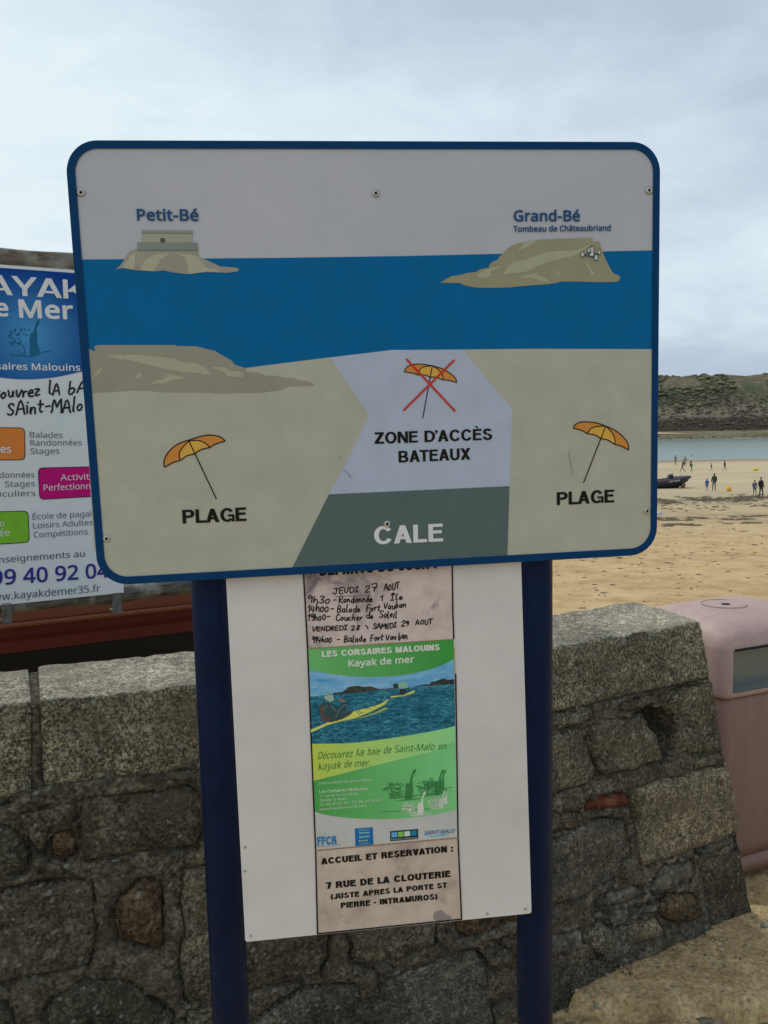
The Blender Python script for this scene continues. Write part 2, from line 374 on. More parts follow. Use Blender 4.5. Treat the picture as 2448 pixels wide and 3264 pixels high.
# heavy grotesque capitals drawn from bars, slanted bars and bent strokes (unit height, weight w)
def cap_glyph(ch, w):
    R_ = lambda x0, y0, x1, y1: [(x0, y0), (x1, y0), (x1, y1), (x0, y1)]
    D_ = lambda xb, yb, xt, yt, ww=None: [(xb, yb), (xb+(ww or w*1.12), yb), (xt+(ww or w*1.12), yt), (xt, yt)]
    def arc(cx_, cy_, rx_, ry_, a0, a1, n=12, wy=None):
        wy = wy or w*.9; o = []; i_ = []
        for k in range(n+1):
            a = radians(a0+(a1-a0)*k/n); ca, sa = cos(a), sin(a); sg = lambda q: (abs(q)**.97)*(1 if q > 0 else -1)
            o.append((cx_+rx_*sg(ca), cy_+ry_*sg(sa))); i_.append((cx_+(rx_-w)*sg(ca), cy_+(ry_-wy)*sg(sa)))
        return o+i_[::-1]
    h = w*.88; ov = .012
    if ch == 'P': return .68, [R_(0, 0, w, 1), R_(w*.9, 1-h, .40, 1), R_(w*.9, .40, .40, .40+h), arc(.38, .70, .30, .30, -90, 90)]
    if ch == 'R': return .74, [R_(0, 0, w, 1), R_(w*.9, 1-h, .42, 1), R_(w*.9, .42, .42, .42+h), arc(.42, .71, .29, .29, -90, 90), D_(.74-w*1.1, 0, .34, .46, w*1.1)]
    if ch == 'B': return .72, [R_(0, 0, w, 1), R_(w*.9, 1-h, .42, 1), R_(w*.9, 0, .42, h), R_(w*.9, .5-h*.45, .42, .5+h*.45), arc(.40, .74, .27, .26, -90, 90), arc(.42, .275, .30, .275, -90, 90)]
    if ch == 'D': return .74, [R_(0, 0, w, 1), R_(w*.9, 1-h, .34, 1), R_(w*.9, 0, .34, h), arc(.32, .5, .42, .5, -90, 90, 18)]
    if ch == 'L': return .58, [R_(0, 0, w, 1), R_(w, 0, .58, h)]
    if ch == 'E': return .62, [R_(0, 0, w, 1), R_(w, 0, .62, h), R_(w, 1-h, .61, 1), R_(w, .46, .57, .46+h)]
    if ch == 'È': return .62, [R_(0, 0, w, 1), R_(w, 0, .62, h), R_(w, 1-h, .61, 1), R_(w, .46, .57, .46+h), [(.30, 1.08), (.42, 1.08), (.30, 1.26), (.10, 1.26)]]
    if ch == 'F': return .58, [R_(0, 0, w, 1), R_(w, 1-h, .58, 1), R_(w, .44, .52, .44+h)]
    if ch == 'A': return .76, [D_(0, 0, .38-w*.55, 1), D_(.76-w*1.12, 0, .38-w*.57, 1), R_(.2, .22, .56, .22+h*.9)]
    if ch == 'V': return .74, [D_(.37-w*.55, 0, 0, 1), D_(.37-w*.57, 0, .74-w*1.12, 1)]
    if ch == 'T': return .66, [R_(.33-w/2, 0, .33+w/2, 1-h*.5), R_(0, 1-h, .66, 1)]
    if ch == 'I': return w, [R_(0, 0, w, 1)]
    if ch == 'N': return .72, [R_(0, 0, w, 1), R_(.72-w, 0, .72, 1), D_(.72-w*1.15, 0, 0, 1, w*1.15)]
    if ch == 'M': return .86, [R_(0, 0, w, 1), R_(.86-w, 0, .86, 1), D_(.43-w*.5, 0, .02, 1, w), D_(.43-w*.5, 0, .84-w, 1, w)]
    if ch == 'Z': return .66, [R_(0, 0, .66, h), R_(.02, 1-h, .64, 1), D_(0, h*.9, .64-w*1.35, 1-h*.9, w*1.35)]
    if ch == 'X': return .74, [D_(0, 0, .74-w*1.25, 1, w*1.25), D_(.74-w*1.25, 0, 0, 1, w*1.25)]
    if ch == 'K': return .76, [R_(0, 0, w, 1), D_(w*.7, .36, .72-w*1.2, 1, w*1.2), D_(.76-w*1.25, 0, w*1.5, .52, w*1.2)]
    if ch == 'Y': return .76, [R_(.38-w/2, 0, .38+w/2, .45), D_(.38-w*.58, .38, 0, 1), D_(.38-w*.56, .38, .76-w*1.12, 1)]
    if ch == 'U': return .70, [R_(0, .34, w, 1), R_(.70-w, .34, .70, 1), arc(.35, .36, .35, .36+ov, 180, 360, 16)]
    if ch == 'J': return .58, [R_(.58-w, .3, .58, 1), arc(.29, .31, .29, .31+ov, 180, 360, 14)]
    if ch == 'O': return .80, [arc(.40, .5, .40, .5+ov, 0, 180, 16), arc(.40, .5, .40, .5+ov, 180, 360, 16)]
    if ch == 'C': return .76, [arc(.39, .5, .39, .5+ov, 32, 330, 30)]
    if ch == 'G': return .80, [arc(.39, .5, .39, .5+ov, 32, 318, 30), R_(.42, .38, .78, .38+h*.85), R_(.80-w*.72, 0, .80, .46)]
    if ch == 'S': return .70, [arc(.35, .735, .31, .265+ov, 15, 268, 18), arc(.36, .275, .33, .275+ov, -190, 88, 18)]
    if ch == '7': return .60, [R_(0, 1-h, .6, 1), D_(.12, 0, .6-w*1.2, 1-h*.8, w*1.15)]
    if ch == '(': return .36, [arc(.46, .45, .44, .68, 120, 240, 12)]
    if ch == ')': return .36, [arc(-.10, .45, .44, .68, -60, 60, 12)]
    if ch == ':': return w, [R_(0, 0, w, w), R_(0, .5, w, .5+w)]
    if ch == '-': return .36, [R_(0, .32, .36, .32+h)]
    if ch == '!': return w, [R_(0, 0, w, w), R_(w*.08, .3, w*.92, 1)]
    if ch == '’': return w, [[(0, 1), (w, 1), (w, .85), (w*.35, .66), (w*.05, .70), (w*.45, .84), (0, .84)]]
    return .34, []
def caps(pl, s, p0, p1, cap, col, parent, w=.19, h=.0012, gap=.10, name='lettering', lean=0):
    x = 0; PP = []
    for i, ch in enumerate(s):
        wd, ps = cap_glyph(ch, w)
        k = -.07 if i and (s[i-1]+ch) in ('LA', 'AT', 'TA', 'AV', 'VA', 'AY', 'YA', 'D’', '’A', 'LT', 'PA') and ch != 'L' else 0
        x += k; PP += [[(a+x, b_) for a, b_ in q] for q in ps]; x += wd+gap
    x -= gap; A = pl.px(*p0); B = pl.px(*p1); e = B-A; mx, my = (p0[0]+p1[0])/2, (p0[1]+p1[1])/2
    ex = e/np.linalg.norm(e); upv = np.array([ex[1], -ex[0]])*np.linalg.norm(pl.px(mx, my-cap)-pl.px(mx, my)); V = []; Fc = []
    for k, q in enumerate(PP):
        v2, f2 = tri([tuple(A+e*(a/x)+upv*b_+ex*lean*b_) for a, b_ in q]); b0 = len(V)
        V += [pl.P(a, b_, h+(k % 7)*.00001) for a, b_ in v2]; Fc += [tuple(i+b0 for i in f) for f in f2]
    return mesh(name, V, Fc, M_PRINT, parent, cols=np.array([col]*len(V)))

# hand lettering: each glyph = (width, strokes on a 0..1 high grid, y up)
G = {
'J': (.7, [[(.1, .95), (.7, .95)], [(.5, .95), (.48, .3), (.35, .02), (.15, .05), (.02, .22)]]), 'E': (.55, [[(.55, .95), (.1, .95), (.08, 0), (.55, 0)], [(.08, .5), (.45, .5)]]),
'U': (.6, [[(.05, .95), (.08, .25), (.3, 0), (.5, .2), (.55, .95)]]), 'D': (.65, [[(.08, .95), (.08, 0), (.45, .1), (.62, .45), (.5, .85), (.08, .95)]]),
'I': (.4, [[(0, .95), (.4, .95)], [(.2, .95), (.2, 0)], [(0, 0), (.4, 0)]]), '2': (.55, [[(.05, .8), (.25, 1), (.48, .85), (.45, .6), (.05, 0), (.55, .02)]]),
'7': (.55, [[(.03, .95), (.52, .95), (.2, 0)], [(.1, .5), (.5, .52)]]), 'A': (.65, [[(0, 0), (.3, 1), (.62, 0)], [(.12, .35), (.52, .38)]]),
'O': (.65, [[(.3, .98), (.05, .7), (.06, .25), (.32, 0), (.58, .25), (.6, .7), (.3, .98)]]), 'T': (.6, [[(0, .95), (.6, .97)], [(.3, .95), (.28, 0)]]),
'V': (.6, [[(0, .95), (.25, 0), (.6, .98)]]), 'N': (.65, [[(.05, 0), (.08, .95), (.52, .05), (.58, 1)]]), 'R': (.6, [[(.08, 0), (.08, .95), (.45, .9), (.45, .58), (.1, .48), (.58, 0)]]),
'S': (.55, [[(.5, .85), (.25, 1), (.05, .78), (.28, .52), (.5, .3), (.3, .02), (.02, .12)]]), 'M': (.8, [[(.03, 0), (.12, .95), (.38, .35), (.62, .98), (.75, 0)]]),
'8': (.5, [[(.45, .85), (.22, 1), (.08, .78), (.4, .3), (.25, 0), (.05, .22), (.42, .7), (.45, .85)]]), '9': (.5, [[(.45, .85), (.2, 1), (.05, .75), (.2, .52), (.45, .8), (.4, 0)]]),
'1': (.25, [[(.02, .75), (.18, 1)], [(.18, 1), (.17, 0)]]), '4': (.55, [[(.1, 1), (.02, .4), (.5, .42)], [(.42, .8), (.4, 0)]]), '0': (.5, [[(.25, .75), (.04, .5), (.08, .1), (.28, 0), (.46, .3), (.4, .68), (.25, .75)]]),
'3': (.5, [[(.05, .95), (.35, 1), (.42, .75), (.18, .52), (.45, .3), (.3, 0), (.02, .08)]]), '&': (.4, [[(.05, .7), (.3, .2), (.3, 0)]]), '-': (.4, [[(.05, .42), (.36, .44)]]),
'B': (.6, [[(.1, 0), (.1, 1), (.45, .9), (.42, .6), (.1, .52), (.52, .35), (.45, .03), (.1, 0)]]), 'F': (.55, [[(.08, 0), (.1, .95), (.55, .98)], [(.1, .5), (.45, .52)]]),
'C': (.6, [[(.55, .85), (.3, .98), (.05, .55), (.15, .08), (.4, 0), (.58, .15)]]),
'h': (.5, [[(.08, 1.05), (.06, 0), (.12, .4), (.35, .55), (.45, .0)]]), 'a': (.5, [[(.4, .5), (.15, .5), (.05, .2), (.2, 0), (.4, .2), (.42, .5), (.45, 0)]]),
'n': (.5, [[(.05, .5), (.05, 0), (.12, .4), (.35, .5), (.45, 0)]]), 'd': (.5, [[(.4, .45), (.12, .5), (.05, .15), (.25, 0), (.4, .2), (.45, 1.05), (.45, 0)]]),
'o': (.45, [[(.2, .5), (.03, .28), (.18, 0), (.4, .2), (.35, .47), (.2, .5)]]), 'e': (.42, [[(.04, .25), (.35, .3), (.28, .52), (.08, .42), (.08, .08), (.38, .05)]]),
'é': (.42, [[(.04, .25), (.35, .3), (.28, .52), (.08, .42), (.08, .08), (.38, .05)], [(.15, .68), (.33, .85)]]), 'l': (.25, [[(.1, 1.05), (.06, .1), (.22, 0)]]),
'r': (.35, [[(.05, .5), (.08, 0), (.12, .38), (.34, .5)]]), 't': (.4, [[(.2, .95), (.18, .05), (.38, .05)], [(0, .6), (.4, .62)]]), 'u': (.5, [[(.05, .5), (.1, .05), (.35, .05), (.42, .5), (.45, 0)]]),
'b': (.48, [[(.08, 1.05), (.06, 0), (.3, .02), (.42, .25), (.3, .48), (.08, .4)]]), 'c': (.4, [[(.36, .45), (.12, .48), (.05, .15), (.2, 0), (.38, .08)]]),
'i': (.18, [[(.08, .5), (.08, 0)], [(.08, .72), (.1, .76)]]), 'v': (.42, [[(.02, .5), (.18, 0), (.4, .52)]]), 'z': (.45, [[(.03, .5), (.4, .5), (.04, 0), (.44, .02)]]),
'î': (.4, [[(0, .95), (.4, .95)], [(.2, .95), (.2, 0)], [(0, 0), (.4, 0)], [(.08, 1.1), (.2, 1.25), (.32, 1.1)]]), ' ': (.42, [])}
def hand(pl, s, p0, p1, cap, w, col, parent, seed=1, h=.0012, name='handwriting', small_caps=False):
    r = random.Random(seed); x = 0; L_ = []
    for ch in s:
        wd, st = G[ch]; dy = r.uniform(-.09, .09); sc_ = r.uniform(.88, 1.12); sl_ = r.uniform(.02, .16)
        for q in st: L_.append([(x+a*sc_+b*sl_+r.uniform(-.03, .03), b*sc_+dy+r.uniform(-.02, .02)) for a, b in (spline(q, 4) if len(q) > 2 else q)])
        x += wd+.14
    x -= .14; A = pl.px(*p0); B = pl.px(*p1); e = B-A; mx, my = (p0[0]+p1[0])/2, (p0[1]+p1[1])/2
    upv = pl.px(mx, my-cap)-pl.px(mx, my)
    LL = [[tuple(A+e*(a/x)+upv*b) for a, b in q] for q in L_]
    return strokes(pl, LL, w, h, col, name, parent, local=True, mul=.3)

# ================================================================== BIG STRUCTURE
SEA_Z, BEACH_Z = -4.75, -4.6
def fbm(x, y, z=0., o=5, s=1.): return mnoise.fractal(Vector((x*s, y*s, z)), 1.0, 2.0, o)
def grid(nx, ny, fn):
    V = [fn(i/(nx-1), j/(ny-1)) for j in range(ny) for i in range(nx)]
    Fc = [(j*nx+i, j*nx+i+1, (j+1)*nx+i+1, (j+1)*nx+i) for j in range(ny-1) for i in range(nx-1)]
    return V, Fc
# sea
M_SEA, t, b = mat('sea_water', (.10, .17, .18), .12, 0, .5)
n = tnoise(t, 1, 6, .6, ocoord(t, (.9, .35, 1))); bump(t, b, n.outputs['Fac'], .22)
t.links.new(ramp(t, tnoise(t, 1, 3, .6, ocoord(t, (.01, .05, 1))).outputs['Fac'], [(.35, (.27, .38, .37)), (.65, (.33, .45, .43))]), b.inputs['Base Color'])
V, Fc = grid(2, 2, lambda u, w: (-3000+6000*u, 100+4900*w, SEA_Z)); mesh('sea', V, Fc, M_SEA, kind='structure')
# beach
def beach_z(x, y):
    z = BEACH_Z+.9*max(0, (60-y)/45)**1.2 if y < 60 else BEACH_Z
    if y > 150: z -= .15*((y-150)/18)**1.3 + .1*mnoise.noise(Vector((x*.02, y*.03, 4)))
    z += .05*fbm(x, y, 0, 4, .22)+(.045*fbm(x, y, 3, 4, 1.1) if y < 90 else 0)
    return z
M_SAND, t, b = mat('beach_sand', rough=.95, spec=.15); v = ocoord(t)
sepn = t.nodes.new('ShaderNodeSeparateXYZ'); t.links.new(v, sepn.inputs[0]); Y = sepn.outputs['Y']
n = tnoise(t, .8, 7, .65, v); c = ramp(t, n.outputs['Fac'], [(.33, (.42, .275, .13)), (.5, (.54, .37, .185)), (.66, (.62, .44, .23))])
far = ramp(t, tnoise(t, 1, 4, .6, ocoord(t, (.02, .12, 1))).outputs['Fac'], [(.35, (.44, .35, .215)), (.6, (.54, .44, .28))])
mr = t.nodes.new('ShaderNodeMapRange'); t.links.new(Y, mr.inputs[0]); mr.inputs[1].default_value = 45; mr.inputs[2].default_value = 78
c = mixc(t, mr.outputs[0], c, far)
# weed-strewn strand lines: smears of brown and grey along the beach
wv = tnoise(t, 1, 6, .7, ocoord(t, (.35, .9, 1))); wob = tmath(t, 'ADD', Y, tmath(t, 'MULTIPLY', tmath(t, 'SUBTRACT', tnoise(t, .08, 3, .6, v).outputs['Fac'], .5), 9))
def band(y0, y1, soft):
    a = t.nodes.new('ShaderNodeMapRange'); t.links.new(wob, a.inputs[0]); a.inputs[1].default_value = y0-soft; a.inputs[2].default_value = y0+soft
    b_ = t.nodes.new('ShaderNodeMapRange'); t.links.new(wob, b_.inputs[0]); b_.inputs[1].default_value = y1+soft; b_.inputs[2].default_value = y1-soft
    return tmath(t, 'MULTIPLY', a.outputs[0], b_.outputs[0])
wn = ramp(t, wv.outputs['Fac'], [(.40, 0.0), (.56, 1.0)])
c = mixc(t, tmath(t, 'MULTIPLY', tmath(t, 'MULTIPLY', band(70, 77, 1.5), wn), .75), c, (.17, .14, .10))
c = mixc(t, tmath(t, 'MULTIPLY', tmath(t, 'MULTIPLY', band(56, 62, 1.5), wn), .55), c, (.20, .15, .10))
mr2 = t.nodes.new('ShaderNodeMapRange'); t.links.new(Y, mr2.inputs[0]); mr2.inputs[1].default_value = 150; mr2.inputs[2].default_value = 164
c = mixc(t, mr2.outputs[0], c, (.31, .21, .13))
t.links.new(c, b.inputs['Base Color']); bump(t, b, tnoise(t, 2.6, 6, .7, v).outputs['Fac'], .12)
ys = list(np.concatenate([np.linspace(8.3, 20, 12), np.geomspace(21, 90, 150), np.linspace(92, 240, 70)]))
V = []; nx = 200
for y in ys:
    for i in range(nx):
        x = -40-y*.5+(i/(nx-1))*(90+y*1.7); V.append((x, y, beach_z(x, y)))
Fc = [(j*nx+i, j*nx+i+1, (j+1)*nx+i+1, (j+1)*nx+i) for j in range(len(ys)-1) for i in range(nx-1)]
mesh('beach', V, Fc, M_SAND, smooth=True, kind='structure')
# seabed / land far around
M_BED = mat('seabed', (.2, .17, .12), .9)[0]
mesh('seabed', [(-3000, -600, -9), (3000, -600, -9), (3000, 5000, -9), (-3000, 5000, -9)], [(0, 1, 2, 3)], M_BED, kind='structure')

# small dark weed scraps and pebbles on the near sand
M_WEED = mat('dried_seaweed', (.14, .105, .06), .9)[0]
def blobs(spots, m_, name, flat=.4, n=5, **kw):
    V = []; Fc = []
    for (x, y, z, sx, sy) in spots:
        b0 = len(V); k = n; a0 = random.random()*6
        for j in range(k):
            a = a0+2*pi*j/k; r = random.uniform(.6, 1.2); V.append((x+cos(a)*sx*r, y+sin(a)*sy*r, z-.01))
        for j in range(k):
            a = a0+2*pi*j/k+.4; r = random.uniform(.3, .7); V.append((x+cos(a)*sx*r, y+sin(a)*sy*r, z+min(sx, sy)*flat*random.uniform(.5, 1)))
        for j in range(k): Fc.append((b0+j, b0+(j+1) % k, b0+k+(j+1) % k, b0+k+j))
        Fc.append(tuple(b0+k+j for j in range(k)))
    return mesh(name, V, Fc, m_, **kw)
sp = []
for _ in range(650):
    y = 24+36*random.random()**1.3; x = -4+y*(.30+.24*random.random())+random.uniform(-1, 2); w = (.012+.06*random.random()**2.6)*(.6+y/40)
    sp.append((x, y, beach_z(x, y)+.01, w*random.uniform(.8, 2.2), w*.8))
blobs(sp, M_WEED, 'seaweed_scraps', flat=.2, label='small brown scraps of seaweed scattered over the near sand', cat='seaweed', kind='stuff')
sp = []
for (y0, dens, sx) in ((55.0, 420, .2), (60.0, 520, .22), (57.6, 160, .2), (67, 330, .16), (73, 900, .2), (76, 700, .2)):
    for _ in range(dens):
        x = y0*random.uniform(.22, .56)
        y = y0+.7*sin(x*.35+y0)+.8*mnoise.noise(Vector((x*.4, y0, 7)))+random.gauss(0, .22 if y0 < 61 else 1.3)
        if mnoise.noise(Vector((x*.45, y0, 0))) < (.02 if y0 < 61 else -.15): continue
        w = random.uniform(.4, 1.3)*sx; sp.append((x, y, beach_z(x, y)+.01, w*1.6, w*.7))
blobs(sp, M_WEED, 'seaweed_wrack', flat=.35, label='dark wavy strand lines of seaweed lying across the beach', cat='seaweed', kind='stuff')

# far island
def ridge(x):   # height of the skyline along the island
    r = 37.0+1.6*mnoise.noise(Vector((x*.02, 1, 0)))+1.0*mnoise.noise(Vector((x*.07, 5, 0)))
    if x < 165: r *= max(0, 1-((165-x)/150)**2)
    if x > 330: r *= max(0.05, 1-((x-330)/200)**2)
    return r
def hill_z(x, y):
    a = (y-482)/118.0
    if a > 1: p = 1-.5*(a-1)**2
    else:
        R_ = ridge(x); k_ = R_/37; prof = [(0, -4.9), (.02, -4.5), (.25, -2.7), (.45, -.9), (.52, 4*k_), (.62, 10*k_), (.72, 17.5*k_), (.85, 28*k_), (1, R_)]
        z = -4.9
        for (a0, z0), (a1, z1) in zip(prof, prof[1:]):
            if a0 <= a <= a1: z = z0+(z1-z0)*(a-a0)/(a1-a0)
        n_ = fbm(x, y, 2, 6, .035)
        z += n_*(.45 if a < .45 else .45+2.4*min(1, (a-.45)*8)*(1-max(0, a-.8)*3.5))
        z += .9*fbm(x, y, 8, 4, .16)*(.25 if a < .46 else .8)
        return z
    R_ = ridge(x); return R_*p-5*(1-p)+.6*fbm(x, y, 8, 4, .16)
M_HILL, t, b = mat('headland', rough=.95, spec=.1); v = ocoord(t)
sepn = t.nodes.new('ShaderNodeSeparateXYZ'); t.links.new(v, sepn.inputs[0]); Z = sepn.outputs['Z']
nb = tnoise(t, .05, 6, .65, v, .5); ns = tnoise(t, .35, 6, .75, v)
veg = ramp(t, nb.outputs['Fac'], [(.3, (.09, .10, .055)), (.45, (.135, .135, .08)), (.55, (.20, .16, .11)), (.68, (.12, .135, .075))])
veg = mixc(t, 1.0, veg, ramp(t, ns.outputs['Fac'], [(.3, .6), (.55, 1.2), (.75, 2.1)]), 'MULTIPLY')
rock = ramp(t, ns.outputs['Fac'], [(.3, (.12, .095, .065)), (.5, (.23, .185, .13)), (.66, (.34, .29, .22))])
weed = ramp(t, ns.outputs['Fac'], [(.3, (.035, .026, .02)), (.6, (.09, .065, .05)), (.8, (.16, .12, .09))])
shore = ramp(t, tnoise(t, 1, 6, .7, ocoord(t, (.05, .25, 1))).outputs['Fac'], [(.32, (.10, .09, .045)), (.5, (.21, .19, .11)), (.66, (.36, .31, .21))])
zw = tmath(t, 'ADD', Z, tmath(t, 'MULTIPLY', tmath(t, 'SUBTRACT', nb.outputs['Fac'], .5), 14))
c = mixc(t, ramp(t, tmath(t, 'MULTIPLY', tmath(t, 'ADD', zw, 10), .02), [(.44, 0.0), (.56, 1.0)]), rock, veg)
zw2 = tmath(t, 'ADD', Z, tmath(t, 'MULTIPLY', tmath(t, 'SUBTRACT', tnoise(t, .09, 4, .6, v).outputs['Fac'], .5), 4))
c = mixc(t, ramp(t, tmath(t, 'MULTIPLY', tmath(t, 'ADD', zw2, 10), .05), [(.82, 0.0), (.92, 1.0)]), weed, c)
c = mixc(t, ramp(t, tmath(t, 'MULTIPLY', tmath(t, 'ADD', Z, 10), .1), [(.90, 0.0), (.97, 1.0)]), shore, c)
t.links.new(c, b.inputs['Base Color']); bump(t, b, ns.outputs['Fac'], 2.0)
V, Fc = grid(330, 130, lambda u, w: (20+480*u, 478+210*w, hill_z(20+480*u, 478+210*w)))
mesh('headland', V, Fc, M_HILL, smooth=True, kind='structure')
# shrubs on the headland
def icos():
    p = (1+sqrt(5))/2; v = np.array([(-1, p, 0), (1, p, 0), (-1, -p, 0), (1, -p, 0), (0, -1, p), (0, 1, p), (0, -1, -p), (0, 1, -p), (p, 0, -1), (p, 0, 1), (-p, 0, -1), (-p, 0, 1)])/sqrt(1+p*p)
    f = [(0, 11, 5), (0, 5, 1), (0, 1, 7), (0, 7, 10), (0, 10, 11), (1, 5, 9), (5, 11, 4), (11, 10, 2), (10, 7, 6), (7, 1, 8), (3, 9, 4), (3, 4, 2), (3, 2, 6), (3, 6, 8), (3, 8, 9), (4, 9, 5), (2, 4, 11), (6, 2, 10), (8, 6, 7), (9, 8, 1)]
    return v, f
IV, IF = icos()
def scatter(spots, m_, name, jit=.3, **kw):
    V = []; Fc = []
    for (x, y, z, s, sz) in spots:
        b0 = len(V); vv = IV*(1+rng.uniform(-jit, jit, (12, 1))); vv = vv*np.array([s*random.uniform(.8, 1.3), s, sz]); a = random.random()*6
        vv = np.stack([vv[:, 0]*cos(a)-vv[:, 1]*sin(a), vv[:, 0]*sin(a)+vv[:, 1]*cos(a), vv[:, 2]], 1)+np.array([x, y, z])
        V += vv.tolist(); Fc += [tuple(i+b0 for i in f) for f in IF]
    return mesh(name, V, Fc, m_, **kw)
def vmat(name, c0, c1, c2, sc):
    m, t, b = mat(name, rough=.95, spec=.1); t.links.new(ramp(t, tnoise(t, sc, 5, .7, ocoord(t)).outputs['Fac'], [(.3, c0), (.5, c1), (.7, c2)]), b.inputs['Base Color']); return m
M_SHRUB = vmat('heath_shrub', (.085, .088, .052), (.135, .132, .08), (.22, .19, .125), .12)
M_ROCKF = vmat('shore_rock', (.05, .038, .03), (.13, .10, .075), (.27, .22, .165), .2)
sp = []
for _ in range(4200):
    x = random.uniform(120, 400); a = random.uniform(.68, 1.03); y = 482+118*a
    if mnoise.noise(Vector((x*.03, y*.05, 3))) < -.05: continue
    s = random.uniform(.35, 1.1)*(2 if random.random() < .06 else 1); sp.append((x, y, hill_z(x, y)+s*.15, s*1.5, s*.75))
scatter(sp, M_SHRUB, 'heath_shrubs', label='low green and brown shrubs covering the rocky headland', cat='shrubs', kind='stuff')
sp = []
for _ in range(2600):
    x = random.uniform(120, 400); a = random.choice([random.uniform(.0, .2), random.uniform(.44, .78), random.uniform(.44, .78)]); y = 482+118*a
    if x < 206 and .12 < a < .5: continue
    s = random.uniform(.25, 1.1)*(.6 if a < .25 else 1.0); sp.append((x, y, hill_z(x, y)+s*.1, s*1.3, s*.7))
scatter(sp, M_ROCKF, 'shore_rocks', jit=.35, label='broken rocks along the foot of the headland', cat='rocks', kind='stuff')
# pale sand spit on the headland's shore
M_SPIT = mat('spit_sand', (.40, .30, .19), .95)[0]
p = [atz(2040, 1352, -2.9), atz(2100, 1355, -2.9)]
def spit(u, w):
    x = 140+66*u; y = 512+26*w; return (x, y, hill_z(x, y)*.15-1.4*.85-.6+(1.9*w+.6)*max(0, 1-u)**.8-.8*u)
V, Fc = grid(24, 12, spit); mesh('sand_spit', V, Fc, M_SPIT, smooth=True, kind='structure')

# terrace ground in front of and behind the wall
SLAB = C(1750, 2500, .42074, [(200, 1560), (320, 1610), (450, 1640), (540, 1600), (600, 1630), (680, 1660), (800, 1640), (920, 1640), (1000, 1615), (1130, 1590), (1230, 1620), (1330, 1660), (1450, 1620), (1500, 1650), (1800, 1630), (1800, 900), (400, 900)])
SLABW = [tuple(atz(x, y, 0.0)[:2]) for x, y in SLAB]
def sdf(px_, py_, poly):   # signed distance, negative inside; arrays
    d = np.full(px_.shape, 1e9); ins = np.zeros(px_.shape, bool); n = len(poly)
    for i in range(n):
        x0, y0 = poly[i]; x1, y1 = poly[(i+1) % n]; ex, ey = x1-x0, y1-y0
        t_ = np.clip(((px_-x0)*ex+(py_-y0)*ey)/(ex*ex+ey*ey+1e-12), 0, 1); d = np.minimum(d, np.hypot(px_-x0-t_*ex, py_-y0-t_*ey))
        with np.errstate(divide='ignore', invalid='ignore'):
            c_ = ((y0 > py_) != (y1 > py_)) & (px_ < (x1-x0)*(py_-y0)/(y1-y0+1e-15)+x0)
        ins ^= c_
    return np.where(ins, -d, d)
M_GRD, t, b = mat('sandy_ground', rough=.95, spec=.15); v = ocoord(t)
n = tnoise(t, 7, 8, .72, v, .8); c = ramp(t, n.outputs['Fac'], [(.34, (.27, .185, .09)), (.5, (.47, .335, .165)), (.64, (.62, .46, .25))])
c = mixc(t, 1.0, c, ramp(t, tnoise(t, 75, 5, .7, v).outputs['Fac'], [(.35, .62), (.5, 1.0), (.65, 1.3)]), 'MULTIPLY')
c = mixc(t, ramp(t, tnoise(t, 38, 5, .8, v).outputs['Fac'], [(.62, 0.0), (.68, .7)]), c, (.10, .075, .045))
t.links.new(c, b.inputs['Base Color']); bump(t, b, tnoise(t, 26, 7, .6, v).outputs['Fac'], .02)
gx0, gx1, gy0, gy1, ng = .1, 2.4, 1.9, 3.6, .0125
nxg, nyg = int((gx1-gx0)/ng)+1, int((gy1-gy0)/ng)+1
XX, YY = np.meshgrid(np.linspace(gx0, gx1, nxg), np.linspace(gy0, gy1, nyg))
jx = np.array([[mnoise.noise(Vector((a*9, b_*9, 1))) for a, b_ in zip(r1, r2)] for r1, r2 in zip(XX, YY)])
jz = np.array([[fbm(a, b_, 5, 5, 3.5) for a, b_ in zip(r1, r2)] for r1, r2 in zip(XX, YY)])
sd_ = sdf(XX+jx*.02, YY+jx*.02, SLABW)
fade = np.clip(np.minimum(np.minimum(XX-gx0, gx1-XX), np.minimum(YY-gy0, gy1-YY))/.15, 0, 1)
ZG = (np.where(sd_ < 0, .0, -.045*np.clip(sd_/.02, 0, 1)-.02*np.exp(-np.abs(sd_-.015)/.012)) + jz*.018 + .006*jx*np.abs(jz))*fade
V = np.stack([XX, YY, ZG], 2).reshape(-1, 3)
Fc = [(j*nxg+i, j*nxg+i+1, (j+1)*nxg+i+1, (j+1)*nxg+i) for j in range(nyg-1) for i in range(nxg-1)]
b0 = len(V); ring = [(-30, -12, 0), (30, -12, 0), (30, 6.4, 0), (-30, 6.4, 0), (30, 9.0, -4.2), (-30, 9.0, -4.2), (gx0, gy0, 0), (gx1, gy0, 0), (gx1, gy1, 0), (gx0, gy1, 0)]
V = V.tolist()+[list(q) for q in ring]
Fc += [(b0, b0+1, b0+7, b0+6), (b0+1, b0+2, b0+8, b0+7), (b0+2, b0+3, b0+9, b0+8), (b0+3, b0, b0+6, b0+9), (b0+3, b0+2, b0+4, b0+5)]
ground = mesh('ground', V, Fc, M_GRD, smooth=False, kind='structure')
for p_ in ground.data.polygons: p_.use_smooth = p_.index < (nyg-1)*(nxg-1)
def gz(x, y):
    i = int(round((x-gx0)/ng)); j = int(round((y-gy0)/ng))
    return float(ZG[j, i]) if 0 <= i < nxg and 0 <= j < nyg else 0.0

